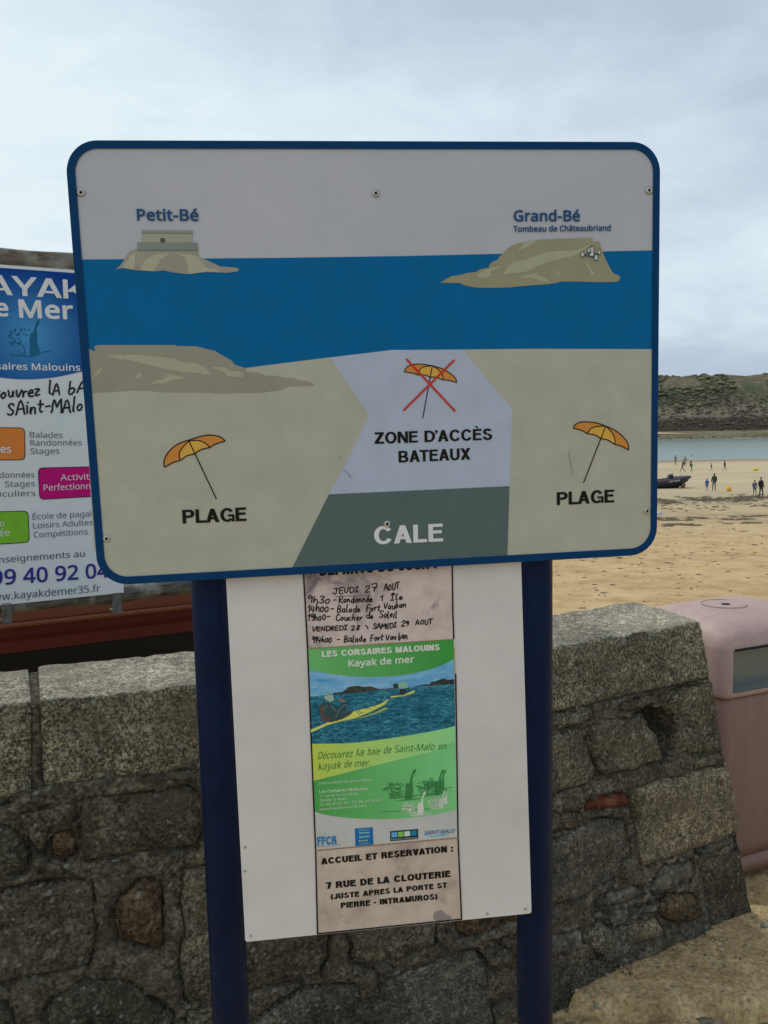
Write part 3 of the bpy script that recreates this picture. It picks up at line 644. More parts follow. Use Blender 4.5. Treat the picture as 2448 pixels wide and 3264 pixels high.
# pale flat stones showing through the ground
def stone_mesh(poly, to3, h0, back, seed, inset=.010, step=.022, rough_=.006, dome=.0):
    """poly: 2-D outline in metres; to3(a, b, out) -> world point"""
    r = random.Random(seed); P = [np.array(p, float) for p in poly]; D = []
    for i in range(len(P)):
        a, b_ = P[i], P[(i+1) % len(P)]; n_ = max(1, int(np.linalg.norm(b_-a)/step))
        nn = np.array([-(b_-a)[1], (b_-a)[0]]); nn /= (np.linalg.norm(nn)+1e-9)
        for k in range(n_): q_ = a+(b_-a)*k/n_; D.append(q_+nn*(r.uniform(-.002, .002)+.008*mnoise.noise(Vector((q_[0]*22+seed, q_[1]*22, seed))))*(k > 0))
    n_ = len(D)
    area = sum(D[i][0]*D[(i+1) % n_][1]-D[(i+1) % n_][0]*D[i][1] for i in range(n_))
    if area < 0: D = D[::-1]
    IN = []
    for i in range(n_):
        t_ = D[(i+1) % n_]-D[i-1]; t_ /= (np.linalg.norm(t_)+1e-9); IN.append(D[i]+np.array([-t_[1], t_[0]])*inset)
    arr = np.array(IN); x0, y0 = arr.min(0); x1, y1 = arr.max(0)
    gx, gy = np.meshgrid(np.arange(x0, x1, step), np.arange(y0, y1, step)); gx = gx.ravel(); gy = gy.ravel()
    s_ = sdf(gx, gy, [tuple(p) for p in IN]); keep = s_ < -step*.55
    pts = [tuple(p) for p in IN]+[(a+r.uniform(-.3, .3)*step, b_+r.uniform(-.3, .3)*step) for a, b_ in zip(gx[keep], gy[keep])]
    v2, _, f2, *_ = delaunay_2d_cdt([Vector(p) for p in pts], [], [list(range(n_))], 1, 1e-6)
    v2a = np.array([tuple(q) for q in v2]); sdv = -sdf(v2a[:, 0], v2a[:, 1], [tuple(p) for p in D])
    md = max(.02, sdv.max())
    V = []
    for (a, b_), s0 in zip(v2a, sdv):
        q = min(1, s0/.018); V.append(to3(a, b_, h0-.008*(1-q)**2+dome*(1-(1-min(1, s0/md))**2)+rough_*q*fbm(a+seed, b_, seed, 4, 14)+rough_*1.2*mnoise.noise(Vector((a*5, b_*5, seed)))))
    Fc = [tuple(f) for f in f2]; b0 = len(V)
    V += [to3(a, b_, h0-.018) for a, b_ in D]+[to3(a, b_, -back) for a, b_ in D]
    # map inset ring vertices by nearest
    idx = [int(np.argmin(np.hypot(v2a[:, 0]-p[0], v2a[:, 1]-p[1]))) for p in IN]
    for i in range(n_):
        j = (i+1) % n_
        if idx[i] != idx[j]: Fc.append((b0+i, b0+j, idx[j], idx[i]))
        else: Fc.append((b0+i, b0+j, idx[i]))
        Fc.append((b0+n_+i, b0+n_+j, b0+j, b0+i))
    Fc.append(tuple(b0+n_+i for i in range(n_))[::-1])
    return V, Fc
for k, pp in enumerate([[(1100, 1720), (1180, 1700), (1300, 1745), (1420, 1800), (1500, 1850), (1300, 1870), (1130, 1790)], [(1540, 1680), (1600, 1675), (1720, 1760), (1720, 1850), (1640, 1830), (1560, 1740)],
                       [(100, 1760), (180, 1745), (240, 1760), (235, 1860), (120, 1850)], [(320, 1685), (360, 1675), (392, 1700), (380, 1720), (335, 1712)],
                       [(910, 1110), (980, 1080), (1010, 1120), (960, 1190), (920, 1180)], [(1590, 1050), (1700, 1020), (1720, 1090), (1600, 1100)]]):
    w_ = [tuple(atz(x, y, -.03 if k < 4 else 0)[:2]) for x, y in C(1750, 2500, .42074, pp)]; cx_ = np.mean(w_, 0)
    z0 = gz(*cx_)
    V, Fc = stone_mesh(w_, lambda a, b_, h: np.array([a, b_, z0+h+.004]), .004, .04, 50+k, inset=.006, step=.03, rough_=.004)
    mesh('stone', V, Fc, M_PALE, ground, smooth=True)

# ------------------------------------------------------------------ the rubble wall
ZT = 1.65-(1.65-.95)*(1.65/1.9)
W0 = atz(0, 2243, ZT)[:2]; WB = atz(1715, 2068, ZT)[:2]; WE = atz(2232, 1977, ZT)[:2]
dA = (WB-W0)/np.linalg.norm(WB-W0); dB = (WE-WB)/np.linalg.norm(WE-WB)
LA = float(np.linalg.norm(WB-W0)); LB = float(np.linalg.norm(WE-WB))
nA = np.array([dA[1], -dA[0]]); nB = np.array([dB[1], -dB[0]])
def w3(s, z, o=0.0):     # a point of the wall: distance along it, height, out from its face
    if s <= LA:
        p = W0+dA*s+nA*o
    else:
        p = WB+dB*(s-LA)+nB*o
    return np.array([p[0], p[1], z])
def wpx(px_, py_):
    d = ray(px_, py_)
    if px_ < 1715: n_, o_, d_, s0 = nA, W0, dA, 0
    else: n_, o_, d_, s0 = nB, WB, dB, LA
    t_ = ((o_-CAM[:2])@n_)/(d[:2]@n_); p = CAM+d*t_; return ((p[:2]-o_)@d_+s0, p[2])
SL = -1.3; TH = .32
wall = thing('stone_wall', 'low rubble stone wall with granite coping blocks behind the sign', 'wall', (*W0, 0))
st_top = wpx(2262, 2160); st_bot = wpx(2400, 2965)
def send(z): return st_top[0]+(st_top[1]-z)*(st_bot[0]-st_top[0])/(st_top[1]-st_bot[1])
R4 = lambda pts: [wpx(*p) for p in C(1750, 1850, .42074, pts)]
R5 = lambda pts: [wpx(*p) for p in C(1750, 2500, .42074, pts)]
L7 = lambda pts: [wpx(*p) for p in C(0, 2564, .42194, pts)]
C8 = lambda pts: [wpx(*p) for p in C(700, 2700, .66305, pts)]
stones = [  # outline, material, out, dome
 (R4([(860, 850), (1222, 748), (1250, 900), (1315, 1292), (1180, 1318), (1010, 1300), (925, 1330), (950, 1150), (935, 1020), (880, 960)]), 0, .012, 0),
 (R4([(500, 915), (840, 860), (850, 940), (700, 962), (600, 1000), (520, 985)]), 1, .010, 0),
 (R4([(345, 1050), (705, 1015), (745, 1100), (800, 1150), (845, 1340), (830, 1375), (720, 1390), (640, 1440), (500, 1450), (430, 1480), (390, 1470), (345, 1380), (275, 1130)]), 0, .016, 0),
 (R4([(-30, 1165), (240, 1115), (290, 1250), (330, 1380), (335, 1500), (240, 1550), (-30, 1625)]), 0, .012, 0),
 (R4([(-30, 1040), (330, 930), (335, 1035), (255, 1090), (-30, 1145)]), 0, .008, 0),
 (R5([(605, 70), (640, 12), (900, -55), (1338, -160), (1420, 290), (1410, 345), (1100, 480), (700, 610), (670, 580), (640, 350), (615, 150)]), 5, .02, 0),
 (R5([(-30, 425), (240, 300), (380, 255), (520, 265), (555, 260), (580, 350), (600, 420), (618, 555), (548, 570), (545, 690), (400, 750), (300, 830), (180, 890), (-30, 905)]), 2, .014, 0),
 (R5([(-30, 200), (230, 195), (250, 260), (150, 345), (-30, 385)]), 1, .010, 0),
 (R5([(860, 600), (1080, 560), (1110, 680), (1060, 740), (860, 830), (800, 850), (760, 800), (790, 680)]), 6, .008, 0),
 (R5([(850, 850), (930, 812), (1080, 810), (1130, 880), (1138, 980), (1070, 1050), (950, 1060), (860, 1020), (820, 970)]), 4, .0, .03),
 (R5([(1130, 580), (1432, 462), (1475, 650), (1545, 1110), (1240, 1140), (1190, 900), (1150, 700)]), 1, .012, 0),
 (R5([(1095, 500), (1388, 372), (1428, 438), (1160, 545)]), 6, .004, 0),
 (R5([(340, 870), (620, 748), (715, 780), (690, 850), (600, 890), (350, 945)]), 6, .006, 0),
 (R5([(330, 985), (700, 895), (830, 875), (838, 900), (798, 970), (620, 1005), (545, 1078), (480, 1085), (445, 1030), (380, 1030)]), 6, .010, 0),
 (R5([(560, 1105), (640, 1025), (798, 990), (868, 1100), (858, 1140), (640, 1218), (572, 1180)]), 5, .006, .012),
 (R5([(290, 1090), (400, 1030), (470, 1085), (498, 1200), (498, 1310), (345, 1288), (285, 1200)]), 0, .006, .01),
 (R5([(-30, 1140), (255, 1075), (265, 1200), (190, 1325), (120, 1318), (-30, 1290)]), 6, .010, 0),
 (R5([(-30, 1320), (200, 1342), (340, 1302), (495, 1325), (500, 1400), (430, 1640), (-30, 1860)]), 3, .012, 0),
 (L7([(-200, 150), (0, 140), (110, 150), (190, 260), (240, 360), (212, 420), (210, 505), (0, 560), (-200, 590)]), 3, .008, .006),
 (L7([(620, -55), (1400, -145), (1500, -90), (1560, 110), (1480, 310), (850, 392), (640, 425), (612, 260), (605, 60)]), 1, .014, 0),
 (L7([(130, 60), (240, 30), (590, -45), (592, 80), (540, 150), (380, 175), (350, 320), (310, 370), (240, 310), (190, 210)]), 1, .010, 0),
 (L7([(385, 205), (540, 185), (590, 260), (575, 380), (480, 425), (405, 400), (370, 330)]), 4, .0, .012),
 (L7([(-200, 700), (0, 650), (100, 622), (450, 572), (700, 562), (720, 700), (738, 900), (708, 1120), (690, 1195), (560, 1228), (260, 1288), (120, 1305), (0, 1345), (-200, 1390)]), 1, .016, 0),
 (L7([(1040, 565), (1100, 548), (1200, 548), (1240, 600), (1242, 1060), (1190, 1088), (1080, 1068), (980, 1038), (885, 1015), (838, 860), (852, 780), (882, 695), (960, 640)]), 4, -.004, .035),
 (L7([(1378, 492), (1440, 468), (1640, 450), (1700, 700), (1700, 1465), (1430, 1488), (1385, 1460), (1362, 1280), (1383, 1000), (1355, 700)]), 0, .014, 0),
 (L7([(385, 1445), (480, 1395), (600, 1315), (700, 1305), (900, 1305), (1060, 1355), (1100, 1430), (1200, 1465), (1325, 1560), (1300, 1750), (400, 1750), (335, 1560)]), 3, .010, 0),
 (L7([(-200, 1500), (0, 1475), (60, 1485), (125, 1580), (145, 1800), (-200, 1800)]), 3, .008, 0),
 (L7([(1405, 1545), (1570, 1505), (1720, 1500), (1720, 1800), (1450, 1800), (1388, 1640)]), 0, .010, 0),
 (L7([(-200, 1040-1337), (60, 1290-1337), (110, 1300-1337), (20, 1365-1337), (-200, 1400-1337)]), 0, .006, 0),
 (C8([(60, 250), (530, 230), (518, 520), (475, 600), (300, 648), (128, 688), (60, 690)]), 1, .014, 0),
 (C8([(612, 220), (1042, 200), (1036, 468), (960, 488), (850, 538), (740, 560), (640, 552), (622, 540), (635, 470), (612, 420)]), 0, .014, 0),
 (C8([(1122, 250), (1450, 240), (1440, 352), (1340, 378), (1190, 433), (1142, 408), (1118, 360)]), 4, .006, .008),
 (C8([(1350, 440), (1450, 412), (1510, 412), (1515, 480), (1400, 498), (1348, 478)]), 1, .006, .006),
 (C8([(160, 825), (290, 735), (400, 672), (560, 662), (655, 655), (685, 690), (675, 760), (660, 900), (150, 900)]), 2, .012, 0),
 (C8([(755, 645), (850, 605), (960, 574), (1060, 524), (1228, 494), (1278, 550), (1298, 650), (1308, 770), (1330, 900), (755, 900)]), 2, .014, 0),
 (C8([(740, 578), (820, 550), (848, 598), (765, 622)]), 6, .008, 0),
 (C8([(1425, 572), (1510, 552), (1515, 690), (1425, 640)]), 1, .006, .005)]
# courses hidden behind the sign and below / beside the frame, same masonry
hid = []
for (xa, xb) in ((790, 1010), (1040, 1300), (1330, 1520), (1545, 1690)):
    for (ya, yb) in ((2430, 2580), (2610, 2800)):
        o_ = -.04*(xa-790)/.9; hid.append([wpx(xa+random.uniform(-10, 10), ya+o_), wpx(xb, ya-20+o_), wpx(xb+random.uniform(-14, 8), yb-15+o_), wpx(xa, yb+random.uniform(-8, 8)+o_)])
for i_ in range(6):
    for j_ in range(4):
        s0 = SL+.02+i_*.2; z0 = .08+j_*.175; hid.append([(s0, z0), (s0+.17, z0+.01), (s0+.175, z0+.14), (s0+.01, z0+.15)])
s_ = 0.
for i_ in range(9):
    hid.append([(s_-.05, .03), (s_+.12, .02), (s_+.13, .12), (s_-.04, .14)]); s_ += .21
for h_ in hid: stones.append((h_, random.choice([0, 1, 2]), .010, 0))
for k, (pl_, mi_, out_, dome_) in enumerate(stones):
    V, Fc = stone_mesh(pl_, w3, out_, .06, 100+k, step=.024, rough_=.007, dome=dome_)
    mesh('stone', V, Fc, RUB[mi_], wall, smooth=True)
BR = R4([(248, 1690), (278, 1652), (560, 1607), (606, 1660), (598, 1698), (272, 1746), (250, 1730)])
V, Fc = stone_mesh(BR, w3, .012, .05, 300, inset=.006, step=.02, rough_=.002); mesh('brick', V, Fc, M_BRICK, wall, smooth=True, label='small red brick wedged in the masonry')
q_cb = [wpx(*p) for p in ((0, 2548), (139, 2508), (629, 2451), (1766, 2272), (2262, 2160))]
# mortar face: rough sheet, sunk at the rim of each stone, with a deep hole by the corner block
CAV = R4([(600, 1005), (740, 955), (900, 970), (940, 1050), (935, 1200), (915, 1320), (860, 1380), (835, 1350), (800, 1150), (745, 1100), (700, 1015), (610, 1020)])
NS, NZ = 440, 130
UU, TT = np.meshgrid(np.linspace(0, 1, NS), np.linspace(0, 1, NZ)); ZM = -.05+TT*(ZT-.12+.05)
SM = SL+UU*(np.vectorize(send)(ZM)-.012-SL)
jn = np.vectorize(lambda a, b_: fbm(a, b_, 9, 5, 9))(SM, ZM); jn2 = np.vectorize(lambda a, b_: mnoise.noise(Vector((a*28, b_*28, 2))))(SM, ZM)
dm = np.full(SM.shape, 9.)
for pl_, *_ in stones+[(BR,)]:
    pa = np.array(pl_); x0, y0 = pa.min(0)-.05; x1, y1 = pa.max(0)+.05; mk = (SM > x0) & (SM < x1) & (ZM > y0) & (ZM < y1)
    if mk.any(): dm[mk] = np.minimum(dm[mk], sdf(SM[mk], ZM[mk], [tuple(q) for q in pl_]))
jn3 = np.vectorize(lambda a, b_: mnoise.noise(Vector((a*7, b_*7, 12))))(SM, ZM)
groove = np.exp(-np.abs(dm-.001)/.005)*np.clip(.012+.05*jn3+.012*jn2, 0, .035)
HM = .011+jn*.009+jn2*.003-groove+.006*np.exp(-np.abs(dm-.012)/.01)*jn3; HM = np.where(dm < -.006-.006*jn3, -.03, HM)
c_s = [SL, q_cb[0][0], q_cb[1][0], q_cb[2][0], q_cb[3][0], q_cb[4][0]]; c_z = [q_cb[0][1], q_cb[0][1], q_cb[1][1], q_cb[2][1], q_cb[3][1], q_cb[4][1]]
HM = np.where(ZM > np.interp(SM, c_s, c_z)+.004, -.04, HM)
cv = sdf(SM, ZM, [tuple(q) for q in CAV]); HM = HM-.17*np.clip(-cv/.008, 0, 1)
V = [w3(a, b_, c_) for a, b_, c_ in zip(SM.ravel(), ZM.ravel(), HM.ravel())]
Fc = [(j*NS+i, j*NS+i+1, (j+1)*NS+i+1, (j+1)*NS+i) for j in range(NZ-1) for i in range(NS-1)]
# end and back faces of the core, with quoin relief
b0 = len(V); back = lambda s, z: w3(s, z, -TH)
nzz = 20; ntt = 10
for j in range(nzz):
    z = -.05+(ZT-.05)*j/(nzz-1)
    for i in range(ntt):
        q = w3(send(z)-.012, z, .006-(TH-.02)*i/(ntt-1)); d3 = np.array([dB[0], dB[1], 0])*.006*jn[j % NZ, (i*17) % NS]*(0 < i); V.append(q+d3)
Fc += [(b0+j*ntt+i, b0+j*ntt+i+1, b0+(j+1)*ntt+i+1, b0+(j+1)*ntt+i) for j in range(nzz-1) for i in range(ntt-1)]
b1 = len(V)
bs = [SL, LA, None]
for z in (-.05, ZT-.1):
    for s_ in (SL, LA, send(z)-.012): V.append(w3(s_, z, -TH+.014))
Fc += [(b1, b1+1, b1+4, b1+3), (b1+1, b1+2, b1+5, b1+4)]
mesh('mortar', V, Fc, M_MORT, wall, smooth=True)
# coping blocks
TOPF = set()
def block(front, zt, thick, seed, mt, skew=(0, 0), r_=.007, n=(26, 10, 14)):
    """front: four (s, z) corners: top-left, top-right, bottom-right, bottom-left; rounded rough block going back by thick"""
    (a0, z0), (a1, z1), (a2, z2), (a3, z3) = front
    nu, nv, nw = n
    def pos(u, v_, w_):   # u along, v down, w back
        top = a0+(a1-a0)*u; bot = a3+(a2-a3)*u; s = top+(bot-top)*v_; zt_ = z0+(z1-z0)*u; zb_ = z3+(z2-z3)*u
        s += (skew[0]*(1-u)+skew[1]*u)*w_
        return s, zt_+(zb_-zt_)*v_, w_
    Ls = (a1-a0, z0-z3, thick); V = {}; Fc = []; VL = []
    def vid(i, j, k):
        key = (i, j, k)
        if key not in V:
            c_ = [i/nu*Ls[0], j/nv*Ls[1], k/nw*Ls[2]]; q = [min(max(c_[m_], r_), Ls[m_]-r_) for m_ in range(3)]
            d = np.array([c_[m_]-q[m_] for m_ in range(3)]); L_ = np.linalg.norm(d)
            if L_ > 1e-9: d = d/L_*min(L_, r_); c_ = [q[m_]+d[m_] for m_ in range(3)]
            s, z, w_ = pos(c_[0]/Ls[0], c_[1]/Ls[1], c_[2]/Ls[2])
            f1 = fbm(s*1., z, w_*thick+seed, 4, 7)*.004; f2 = fbm(z+3, s, w_*thick+seed, 4, 22)*.0035; ed = (abs(mnoise.noise(Vector((s*16, z*16, w_*5+seed))))**2)*.03 if L_ > 1e-9 else 0
            p = w3(s, z+(f1+f2-ed)*(1 if j == 0 else .3), .006-w_*thick+(f1+f2-ed)*(1 if k == 0 else 0)); V[key] = len(VL); VL.append(p)
        return V[key]
    for i in range(nu):
        for j in range(nv):
            Fc.append((vid(i, j, 0), vid(i, j+1, 0), vid(i+1, j+1, 0), vid(i+1, j, 0))); Fc.append((vid(i, j, nw), vid(i+1, j, nw), vid(i+1, j+1, nw), vid(i, j+1, nw)))
        for k in range(nw):
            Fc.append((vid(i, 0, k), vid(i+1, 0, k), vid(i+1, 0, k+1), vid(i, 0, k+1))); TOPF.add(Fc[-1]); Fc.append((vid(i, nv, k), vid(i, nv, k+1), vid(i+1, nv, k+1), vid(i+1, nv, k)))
    for j in range(nv):
        for k in range(nw):
            Fc.append((vid(0, j, k), vid(0, j, k+1), vid(0, j+1, k+1), vid(0, j+1, k))); Fc.append((vid(nu, j, k), vid(nu, j+1, k), vid(nu, j+1, k+1), vid(nu, j, k+1)))
    return VL, Fc
def fr(a, b_, c_, d): return [wpx(*q) for q in (a, b_, c_, d)]
q = fr((0, 2243), (103, 2232), (103, 2530), (0, 2548)); q0 = [(SL, ZT), (q[1][0], ZT), (q[2][0], q[2][1]), (SL, q[3][1])]
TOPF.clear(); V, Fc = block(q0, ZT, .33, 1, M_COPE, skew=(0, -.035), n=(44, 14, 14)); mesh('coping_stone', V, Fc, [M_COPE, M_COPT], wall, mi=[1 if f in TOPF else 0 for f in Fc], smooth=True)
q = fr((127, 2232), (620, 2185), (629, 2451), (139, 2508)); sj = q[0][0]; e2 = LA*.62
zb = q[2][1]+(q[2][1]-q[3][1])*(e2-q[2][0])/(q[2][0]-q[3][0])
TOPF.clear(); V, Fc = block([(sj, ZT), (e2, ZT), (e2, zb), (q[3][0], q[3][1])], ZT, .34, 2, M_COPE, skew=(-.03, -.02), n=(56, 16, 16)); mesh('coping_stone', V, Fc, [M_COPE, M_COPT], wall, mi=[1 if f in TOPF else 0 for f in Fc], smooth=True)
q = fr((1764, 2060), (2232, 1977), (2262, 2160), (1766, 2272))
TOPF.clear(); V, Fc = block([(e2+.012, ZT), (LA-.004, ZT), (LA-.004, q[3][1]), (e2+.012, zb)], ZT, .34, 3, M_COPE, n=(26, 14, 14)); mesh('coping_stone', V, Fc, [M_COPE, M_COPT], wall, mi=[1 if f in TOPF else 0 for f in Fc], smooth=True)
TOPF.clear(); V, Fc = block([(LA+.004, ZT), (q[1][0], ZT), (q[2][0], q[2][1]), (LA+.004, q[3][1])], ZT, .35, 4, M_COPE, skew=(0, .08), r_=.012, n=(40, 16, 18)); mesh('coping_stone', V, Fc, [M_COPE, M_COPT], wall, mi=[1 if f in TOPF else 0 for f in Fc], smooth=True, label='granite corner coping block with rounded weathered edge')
# mortar fill between the first two copings
TOPF.clear(); V, Fc = block([(q0[1][0]-.004, ZT-.012), (sj+.004, ZT-.012), (wpx(139, 2508)[0]+.004, q0[2][1]-.03), (q0[2][0]-.004, q0[2][1]-.03)], ZT, .32, 6, M_MORT, skew=(-.035, -.03), r_=.004, n=(3, 16, 14))
mesh('mortar_joint', [v_+np.array([-nA[0], -nA[1], 0])*.002 for v_ in V], Fc, M_MORT, wall, smooth=True)

# grit and small stones lying along the foot of the wall
sp = []
for _ in range(300):
    s_ = random.uniform(LA-.2, LA+LB+.25); o_ = .015+.30*random.random()**2.5; p_ = w3(s_, 0, o_); q_ = .002+.007*random.random()**3
    sp.append((p_[0], p_[1], gz(p_[0], p_[1])+q_*.3, q_, q_*.7))
for _ in range(160):
    x = random.uniform(.35, 1.9); y = random.uniform(2.0, 2.9); q_ = .0015+.006*random.random()**4; sp.append((x, y, gz(x, y)+q_*.3, q_, q_*.6))
M_GRIT = granite('grit', (.16, .13, .085), (.33, .27, .18), (.5, .45, .36), 30, 0, 12)
scatter(sp, M_GRIT, 'grit', jit=.3, label='loose grit and small stones along the foot of the wall', cat='gravel', kind='stuff')

# ================================================================== THE SIGN
PB_, PBW, PBH = plane_from_quad([(203.8, 446.3), (2104.5, 452), (2092.5, 1767), (312.8, 1868.2)], .898)
PN_, PNW, PNH = plane_from_quad([(720.6, 1848), (1661.5, 1796), (1691, 2912), (778, 3003.7)], .478)
sign = thing('beach_sign', 'beach information sign on two navy posts in front of the stone wall', 'sign', (0.05, 1.45, 0))
# posts
def post_pt(p, rad):
    d = ray(*p); pl = PN_; t_ = ((pl.o-CAM)@pl.n)/(d@pl.n); t_ *= 1+(rad+.013)/np.linalg.norm(d*t_)
    return CAM+d*t_
for (pt, pb) in (((670, 1850), (725.5, 3230)), ((1702, 1850), (1713.5, 3230))):
    a_, b_ = post_pt(pt, .031), post_pt(pb, .031)
    b_ = np.array([b_[0], a_[1]+.022, b_[2]]) if False else b_
    d_ = (a_-b_)/(a_[2]-b_[2]); d_[1] = 0; mid = b_.copy(); mid[1] = max(a_[1], b_[1]); at_ = lambda z: mid+d_*(z-mid[2])
    top = 1.98; mb = MB(); mb.tube([at_(-.1), at_(top-.006), at_(top)], [.031, .031, .026], 40)
    po_ = mb.make('post', M_POST, sign, smooth=True)
    mb = MB(); mb.tube([at_(top), at_(top+.008)], [.027, .02], 20); mb.make('post_cap', M_DARK, sign)
# board slab
def rrect(x0, y0, x1, y1, r, n=10):
    out_ = []
    for (cx_, cy_, a0) in ((x1-r, y0+r, -90), (x1-r, y1-r, 0), (x0+r, y1-r, 90), (x0+r, y0+r, 180)):
        for k in range(n+1):
            a = radians(a0+90*k/n); out_.append((cx_+r*cos(a), cy_+r*sin(a)))
    return out_
bx1, by1 = PBW, PBH
OUT = rrect(0, 0, bx1, by1, .046, 12)
def slab(pl, outline, h0, h1, mats, name, parent, bev=.0012, smooth=False):
    n_ = len(outline); c_ = np.mean(outline, 0); ins = []
    for i in range(n_):
        a = np.array(outline[i-1]); b_ = np.array(outline[(i+1) % n_]); t_ = b_-a; t_ /= np.linalg.norm(t_)+1e-9; nn = np.array([-t_[1], t_[0]])
        if nn@(c_-np.array(outline[i])) < 0: nn = -nn
        ins.append(tuple(np.array(outline[i])+nn*bev))
    V = [pl.P(*p, h1) for p in ins]+[pl.P(*p, h1-bev) for p in outline]+[pl.P(*p, h0) for p in outline]
    Fc = [tuple(range(n_))]+[(i, (i+1) % n_, n_+(i+1) % n_, n_+i) for i in range(n_)]+[(n_+i, n_+(i+1) % n_, 2*n_+(i+1) % n_, 2*n_+i) for i in range(n_)]+[tuple(range(2*n_, 3*n_))[::-1]]
    return mesh(name, V, Fc, mats, parent, mi=[0]+[1]*(2*n_)+[1])
WHITE = alb(139, 141, 146)
M_BFACE, t, b = mat('board_face_white', WHITE, .42, 0, .35); v = ocoord(t)
t.links.new(ramp(t, tnoise(t, 4, 5, .6, v).outputs['Fac'], [(.3, alb(133, 136, 142)), (.7, alb(143, 144, 148))]), b.inputs['Base Color'])
board = slab(PB_, OUT, -.014, 0, [M_BFACE, M_BACK], 'sign_board', sign, bev=.001)
# back rails of the board: two horizontal channels bolted between board and posts
mb = MB()
for yy, dd in ((.12, .011), (by1-.12, .003)):
    mb = MB(); mb.box(PB_.P(bx1/2, yy, -.0145-dd), (PB_.u, PB_.v, PB_.n), (bx1*.42, .02, dd)); mb.make('rail', M_ZINC, sign)
H = .0005
IN_ = rrect(.0125, .0118, bx1-.0115, by1-.0125, .034, 12)
n_ = len(OUT); OUTs = rrect(.0008, .0008, bx1-.0008, by1-.0008, .0455, 12)
V = [PB_.P(*p, 4.2*H) for p in OUTs]+[PB_.P(*p, 4.2*H) for p in IN_]
V += [PB_.P(*p, 0) for p in OUTs]+[PB_.P(*p, 0) for p in IN_]
Fc = [(i, (i+1) % n_, n_+(i+1) % n_, n_+i) for i in range(n_)]+[(i, (i+1) % n_, 2*n_+(i+1) % n_, 2*n_+i) for i in range(n_)]+[(n_+i, n_+(i+1) % n_, 3*n_+(i+1) % n_, 3*n_+i) for i in range(n_)]
mesh('border', V, Fc, M_PRINT, board, cols=np.array([alb(4, 42, 76)]*len(V)))
cPB = lambda p: C(200, 440, .42194, p); cGB = lambda p: C(1300, 600, .50633, p); cL = lambda p: C(250, 1000, .51236, p)
cM = lambda p: C(900, 1000, .48222, p); cR = lambda p: C(1600, 1200, .33032, p)
SEA = alb(2, 76, 118); SANDC = alb(137, 137, 124); ROCK = alb(116, 114, 101); ROCKL = alb(134, 134, 115)
GROCK = alb(116, 114, 92); GROCKL = alb(130, 131, 108)
pp = [(245, 827.5), (900, 822), (1300, 816), (1600, 809), (1923, 801.5), (2088, 798), (2085, 1113), (1700, 1112), (1247, 1116), (1045, 1140), (900, 1158), (783, 1173), (700, 1200), (265, 1200)]
poly_print(PB_, pp, 1*H, SEA, 'sea_print', board)
pp = [(2084, 1113), (1700, 1112), (1247, 1116), (1045, 1140), (900, 1158), (783, 1173), (700, 1190), (270, 1240), (300, 1750), (380, 1855), (2030, 1762), (2080, 1690)]
poly_print(PB_, pp, 1.5*H, SANDC, 'sand_print', board)
def pr(pts, h, col, nm, sm=0): return poly_print(PB_, spline(pts, sm, True) if sm else pts, h*H, col, nm, board)
pr(cM([(315, 290), (720, 240), (1195, 238), (1290, 360), (1400, 490), (1520, 625), (1513, 800), (1500, 1140), (308, 1193), (440, 950), (572, 672)]), 2, alb(134, 143, 157), 'access_zone_print')
pr(cM([(308, 1193), (1500, 1139), (1485, 1632), (52, 1705)]), 2.5, alb(67, 81, 80), 'slipway_print')
pr(cPB([(400, 990), (430, 970), (460, 930), (480, 890), (510, 855), (550, 840), (565, 842), (1020, 846), (1028, 900), (1080, 920), (1190, 970), (1290, 978), (1325, 985), (1332, 997), (1315, 1010), (1250, 1018), (1180, 1016), (1080, 1012), (1020, 1020), (960, 1028), (900, 1025), (830, 1015), (760, 1000), (700, 1008), (600, 1003), (520, 995), (460, 983)]), 2, alb(120, 117, 106), 'island_print')
for q in ([(550, 866), (518, 885), (480, 940), (458, 982), (500, 988), (543, 993)], [(808, 864), (760, 870), (700, 878), (650, 905), (610, 940), (583, 1000), (640, 1005), (690, 1005), (715, 960), (740, 935), (735, 925), (780, 895)],
          [(825, 864), (940, 880), (1010, 890), (1050, 930), (1075, 975), (1100, 985), (1150, 990), (1185, 1014), (1090, 1011), (1030, 1018), (970, 1027), (950, 1025), (945, 960), (925, 905), (880, 880)]):
    pr(cPB(q), 2.5, ROCKL, 'island_highlight_print')
pr(cPB([(563, 790), (1020, 792), (1020, 848), (565, 846)]), 3, alb(100, 108, 102), 'fort_print'); pr(cPB([(602, 716), (980, 718), (980, 791), (602, 790)]), 2.5, alb(125, 126, 112), 'fort_print')
pr(cPB([(597, 698), (983, 699), (983, 720), (597, 718)]), 3, alb(108, 114, 106), 'fort_print'); pr(cPB([(738, 757), (774, 757), (774, 790), (739, 790)]), 3, alb(62, 64, 50), 'window_print')
strokes(PB_, [cPB([(566, 847), (1020, 849)]), cPB([(600, 720), (980, 721)])], .0006, 3.4*H, alb(70, 72, 62), 'fort_line_print', board)
pr(cGB([(203, 595), (225, 582), (270, 555), (340, 545), (370, 535), (430, 527), (450, 512), (508, 500), (512, 485), (530, 465), (570, 448), (572, 435), (610, 400), (640, 370), (680, 352), (740, 335), (820, 330), (822, 325), (950, 318), (1060, 316), (1150, 311), (1162, 320), (1160, 340), (1175, 335), (1200, 333), (1208, 345), (1222, 395), (1240, 440), (1265, 490), (1285, 528), (1305, 543), (1325, 548), (1336, 562), (1330, 580), (1310, 590), (1200, 592), (1050, 588), (960, 588), (930, 597), (880, 605), (800, 610), (700, 618), (640, 625), (540, 627), (440, 627), (380, 618), (345, 608), (330, 598)]), 2, GROCK, 'island_print')
